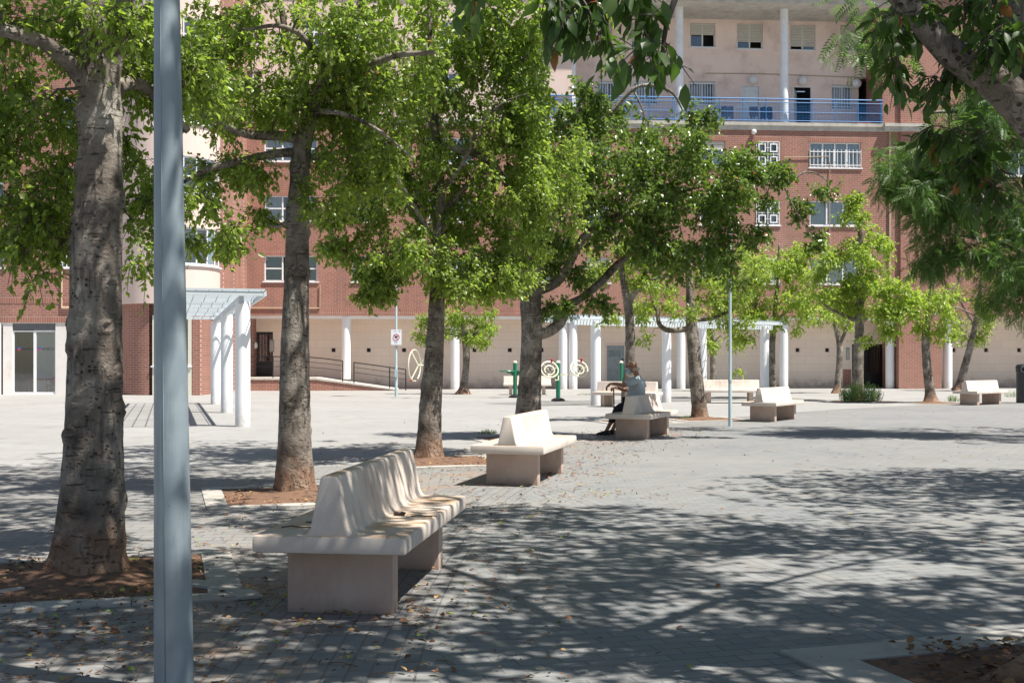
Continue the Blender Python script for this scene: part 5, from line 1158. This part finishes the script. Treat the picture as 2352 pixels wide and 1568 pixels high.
# the big tree at the right whose boughs hang into the picture
tree('large dark leaved tree at the right edge, boughs hanging over the top of the view', 4.85,
  [(2700,1608,.34),(2680,1500,.31),(2660,1300,.25),(2630,1000,.23),(2590,700,.21),(2550,500,.19),(2520,300,.17),(2500,0,.14),(2480,-400,.12),(2450,-900,.09)],
  [[(2560,480,0,.115),(2440,345,-.05,.095),(2345,245,-.1,.082),(2270,178,-.1,.072),(2180,118,-.1,.06),(2100,30,-.1,.045),(1990,-90,-.2,.045),(1850,-220,-.3,.035)],
   [(2600,1430,0,.18),(2450,1520,0,.13),(2370,1545,.05,.085),(2300,1562,.1,.05),(2235,1575,.12,.02)],
   [(2480,380,0,.08),(2390,200,0,.06),(2345,80,0,.052),(2320,-60,0,.045),(2280,-300,0,.035)],
   [(2450,-500,0,.05),(2000,-700,-.3,.035),(1600,-500,-.7,.026),(1480,-260,-.9,.018),(1430,-100,-1.0,.014),(1400,20,-1.0,.008)],
   [(1600,-500,-.7,.03),(1620,-260,-1.0,.018),(1570,-60,-1.1,.012),(1530,60,-1.1,.008),(1520,150,-1.1,.005)],
   [(1480,-260,-.9,.02),(1380,-160,-1.0,.012),(1310,-40,-1.0,.008),(1290,60,-1.0,.005)],
   [(2450,-700,0,.06),(3000,-900,1.5,.022),(3600,-1000,3,.014)],[(2450,-900,0,.05),(2100,-1100,1.5,.035),(1600,-1100,3,.02)]],
  [(2290,95,.3,100,80,.3,20),(2130,15,-.05,90,46,.25,12),(2020,60,-.1,34,50,.15,5),(2060,140,-.1,28,40,.15,4),(2170,170,.0,60,50,.2,9),(2330,30,-.3,80,80,.4,16),(2220,330,.35,90,40,.2,10),(2260,410,.3,60,36,.15,5),(2140,290,.3,50,40,.15,5),(2350,380,.3,50,60,.2,5),
   (1310,20,-1.0,36,24,.1,5),(1350,-10,-1.0,34,22,.1,4),(1270,-10,-1.0,20,16,.1,3),(1510,90,-1.1,30,24,.08,4),(1480,50,-1.1,16,24,.08,2),(1470,-30,-1.1,34,16,.08,3),(1380,50,-1.0,16,14,.1,2),(1530,110,-1.1,10,14,.05,1),(1090,-50,-1.0,50,14,.1,3)],
  seed=141, dm=1.25, mat='leafD', leaf=(.070,.034), per=15, sp=.09, droop=1.0, detail=True, flare=.42, step=.05, sides=36, knots=6, brown=.02, twigr=.55,
  over=[(4.4,6.2,6.7,3.6,2.6,1.1,1500),(4.7,4.3,6.0,1.4,1.0,.8,420),(-.7,4.9,5.9,1.4,1.8,.7,480),(.9,5.2,5.9,2.0,2.0,.7,950),(8.1,10.8,6.0,3.2,2.6,1.2,1650),(2.4,8.6,6.8,2.2,1.0,.7,330),(-1.0,9.2,6.6,1.6,1.2,.6,200),(3.9,3.0,5.8,3,1.8,1,620)], sun_gaps=[(2.0,7.75,.95,.55,.12),(2.5,5.9,.5,.25,.2),(.9,6.3,.35,.2,.3),(-.6,7.3,.5,.8,.25),(-2.0,5.05,.8,.3,.4)])  # unseen canopy clumps added to shade the foreground, thinned for sun patches
print('LEAVES', sum(TREES.values()))
# ================================================================ shrub and weeds
M['shrubleaf'] = mkleaf('shrub_leaves', (.10,.19,.06), (.22,.34,.10), .6, .35, 1.1)
def shrub(lab, cx, cy, rx, ry, h, n, name='feathery_shrub', lf=.06, seed=2, cat='shrub', group=None):
    rs = np.random.RandomState(seed); o = empty(name, (cx,cy,0), 0, lab, cat, group); mb = MB(); b=[];a=[];nn=[]
    for i in range(n):
        th = rs.rand()*6.28; r = rs.rand()**.5; x, y = rx*r*math.cos(th), ry*r*math.sin(th); hh = h*(1-.55*r*r)*(.65+.45*rs.rand()); d = Vector((x/rx*.35+rs.randn()*.12, y/ry*.3+rs.randn()*.12, 1)).normalized()
        p0 = Vector((x*.7,y*.7,0)); p1 = p0+d*hh; mb.tube([p0,(p0+p1)/2,p1],[.004,.003,.002],3,cap=False)
        k = int(hh/.022)
        for j in range(k):
            t = .15+.85*j/k; q = p0.lerp(p1,t); b.append(q); v = rs.randn(3)*.8; v[2] = abs(v[2])*.5+.3; a.append(v); nn.append(rs.randn(3)+[0,0,.6])
    mb.build('stems', M['leafplain'], o); b = np.array(b); s = np.full(len(b), lf)*(.6+.7*rs.rand(len(b)))
    leafmesh('foliage', M['shrubleaf'], b, np.array(a), np.array(nn), s, s*.28, rs.rand(len(b)), o); return o
shrub('feathery blue-green shrub at the foot of the columnar tree', 11.55, 38.9, .95, .5, .72, 230)
for i, (x, y, rx, h, lab) in enumerate(((1500,962,.3,.12,'low weeds right of the leaning tree foot, beside the man\'s bench'),(1585,962,.35,.1,'low weeds left of the leaning tree foot'),(1985,909,.9,.08,'patch of grass behind the feathery shrub'),(2330,912,.8,.25,'weeds at the foot of the dark litter bin'),(2190,922,.3,.25,'small weed left of the white far bench'),(1345,907,.5,.10,'patch of grass left of the first ribbed pillar'),(1120,996,.25,.10,'small green weed beside the backrest of the sunlit bench'),(660,911,.25,.06,'tuft of weed below the ramp'))):
    p = G(x,y); shrub(lab, p.x, p.y, rx, .25, h, 45, 'weeds', .045, 20+i, 'weeds', 'small weeds growing between the paving')
# ================================================================ fallen leaves and twigs
def mklitter():
    g = NG('fallen_leaves'); t = g('Attribute', attribute_name='tint').outputs['Fac']
    g.set(Base_Color=g.ramp(t, [(0,(.10,.045,.02)),(.35,(.24,.11,.045)),(.62,(.38,.24,.10)),(.8,(.34,.32,.06)),(.93,(.16,.26,.04)),(1,(.5,.1,.12))]), Roughness=.8); return g.m
M['litter'] = mklitter()
rs = np.random.RandomState(9); pts = []
def scat(n, f):
    for _ in range(n): pts.append(f())
def near_arc(lo, hi, y0, y1):
    while True:
        Y = y0+(y1-y0)*rs.rand()**1.3; d = lo+(hi-lo)*rs.rand(); r = ARC[2]+d
        X = ARC[0]-math.sqrt(max(0,r*r-(Y-ARC[1])**2)); return (X,Y)
scat(1500, lambda: near_arc(-1.2,1.9,4.3,24)); scat(420, lambda: (rs.uniform(-4,12), 5+rs.rand()*24)); scat(260, lambda: (rs.uniform(-4,-.4), rs.uniform(4.4,7))); scat(90, lambda: (rs.uniform(5,18), rs.uniform(28,41)))
for cx,cy,s,n in ((-2.66,7.3,.7,620),(-2.13,11.86,.7,380),(-1,15.85,.65,240),(.2,20.4,.7,70),(4.5,27.4,.8,90),(2.62,4.74,.85,900),(13.7,38.2,.8,60)):
    scat(n, lambda: (cx+rs.uniform(-s,s), cy+rs.uniform(-s,s)))
for cx,cy,s,n in ((-.75,6.3,.35,110),(.6,14.0,.3,60),(.9,12.0,.35,60),(2.7,21.4,.3,40),(-2.3,5.9,.4,160)):
    scat(n, lambda: (cx+rs.randn()*s, cy+rs.randn()*s*.7))
pts = np.array(pts); n = len(pts); b = np.c_[pts, np.full(n,.012)+rs.rand(n)*.012]
inp = (np.abs(pts[:,0]-2.62)<.85)&(np.abs(pts[:,1]-4.74)<.85); b[inp,2] += .02
a = rs.randn(n,3); a[:,2] *= .15; nn = np.c_[rs.randn(n,2)*.45, np.ones(n)]; s = .022+.026*rs.rand(n); s = np.where(inp, s*1.35, s)
lt = leafmesh('fallen_leaves', M['litter'], b, a, nn, s, s*(.45+.3*rs.rand(n)), rs.rand(n)**1.6*np.where(inp,.5,1), None, True); tag(lt, kind='stuff')
mb = MB()
for i in range(1500):
    if i < 1000: X, Y = near_arc(-1.0,1.8,4.3,20)
    elif i < 1250: X, Y = rs.uniform(-4,-1), rs.uniform(4.4,8.2)
    else: X, Y = rs.uniform(-3,9), 5+rs.rand()*14
    th = rs.rand()*6.28; l = .04+.11*rs.rand()**2; c = Vector((X,Y,.008)); d = Vector((math.cos(th),math.sin(th),0))*l/2; k = Vector((-d.y,d.x,0))*rs.uniform(-.5,.5)
    mb.tube([c-d, c+k+Vector((0,0,.006)), c+d], .0022, 3, cap=False)
tag(mb.build('fallen_twigs', plain('dry_twig', (.20,.10,.05), .9, .3)), kind='stuff')
# twigs lying on the nearest bench
bm_m = Matrix.Translation((bdat[0][0],bdat[0][1],0)) @ Matrix.Rotation(R(-bdat[0][2]),4,'Z')
def twig(pts, r, lab):
    f = MB(); f.tube([bm_m @ Vector(p) for p in pts], r, 6); f.build('twig', M['twig'], smooth=1, label=lab, cat='twig', group='twigs lying on the nearest bench')
twig([(-.33,-.72,.452),(-.28,-.70,.458),(-.22,-.71,.452),(-.17,-.69,.452)], .004, 'dry twig on the left seat of the nearest bench, closest to its end')
twig([(-.26,-.50,.452),(-.2,-.52,.456),(-.15,-.55,.452),(-.15,-.6,.452)], .004, 'curved dry twig on the left seat of the nearest bench')
twig([(.27,-.18,.452),(.33,-.17,.455),(.4,-.19,.452)], .004, 'straight dry twig on the right seat of the nearest bench')
f = MB(); c = bm_m @ Vector((.19,-.12,.45)); f.prism([(-.03,.0),(.03,.0),(.038,.012),(.012,.02),(.0,.012),(-.02,.02),(-.036,.01)], -.02, .02, 'y', Matrix.Translation(c)); f.build('seed_pod', plain('dark_pod', (.03,.018,.012), .6), bevel=.003, label='dark split seed pod on the right seat of the nearest bench', cat='seed pod')
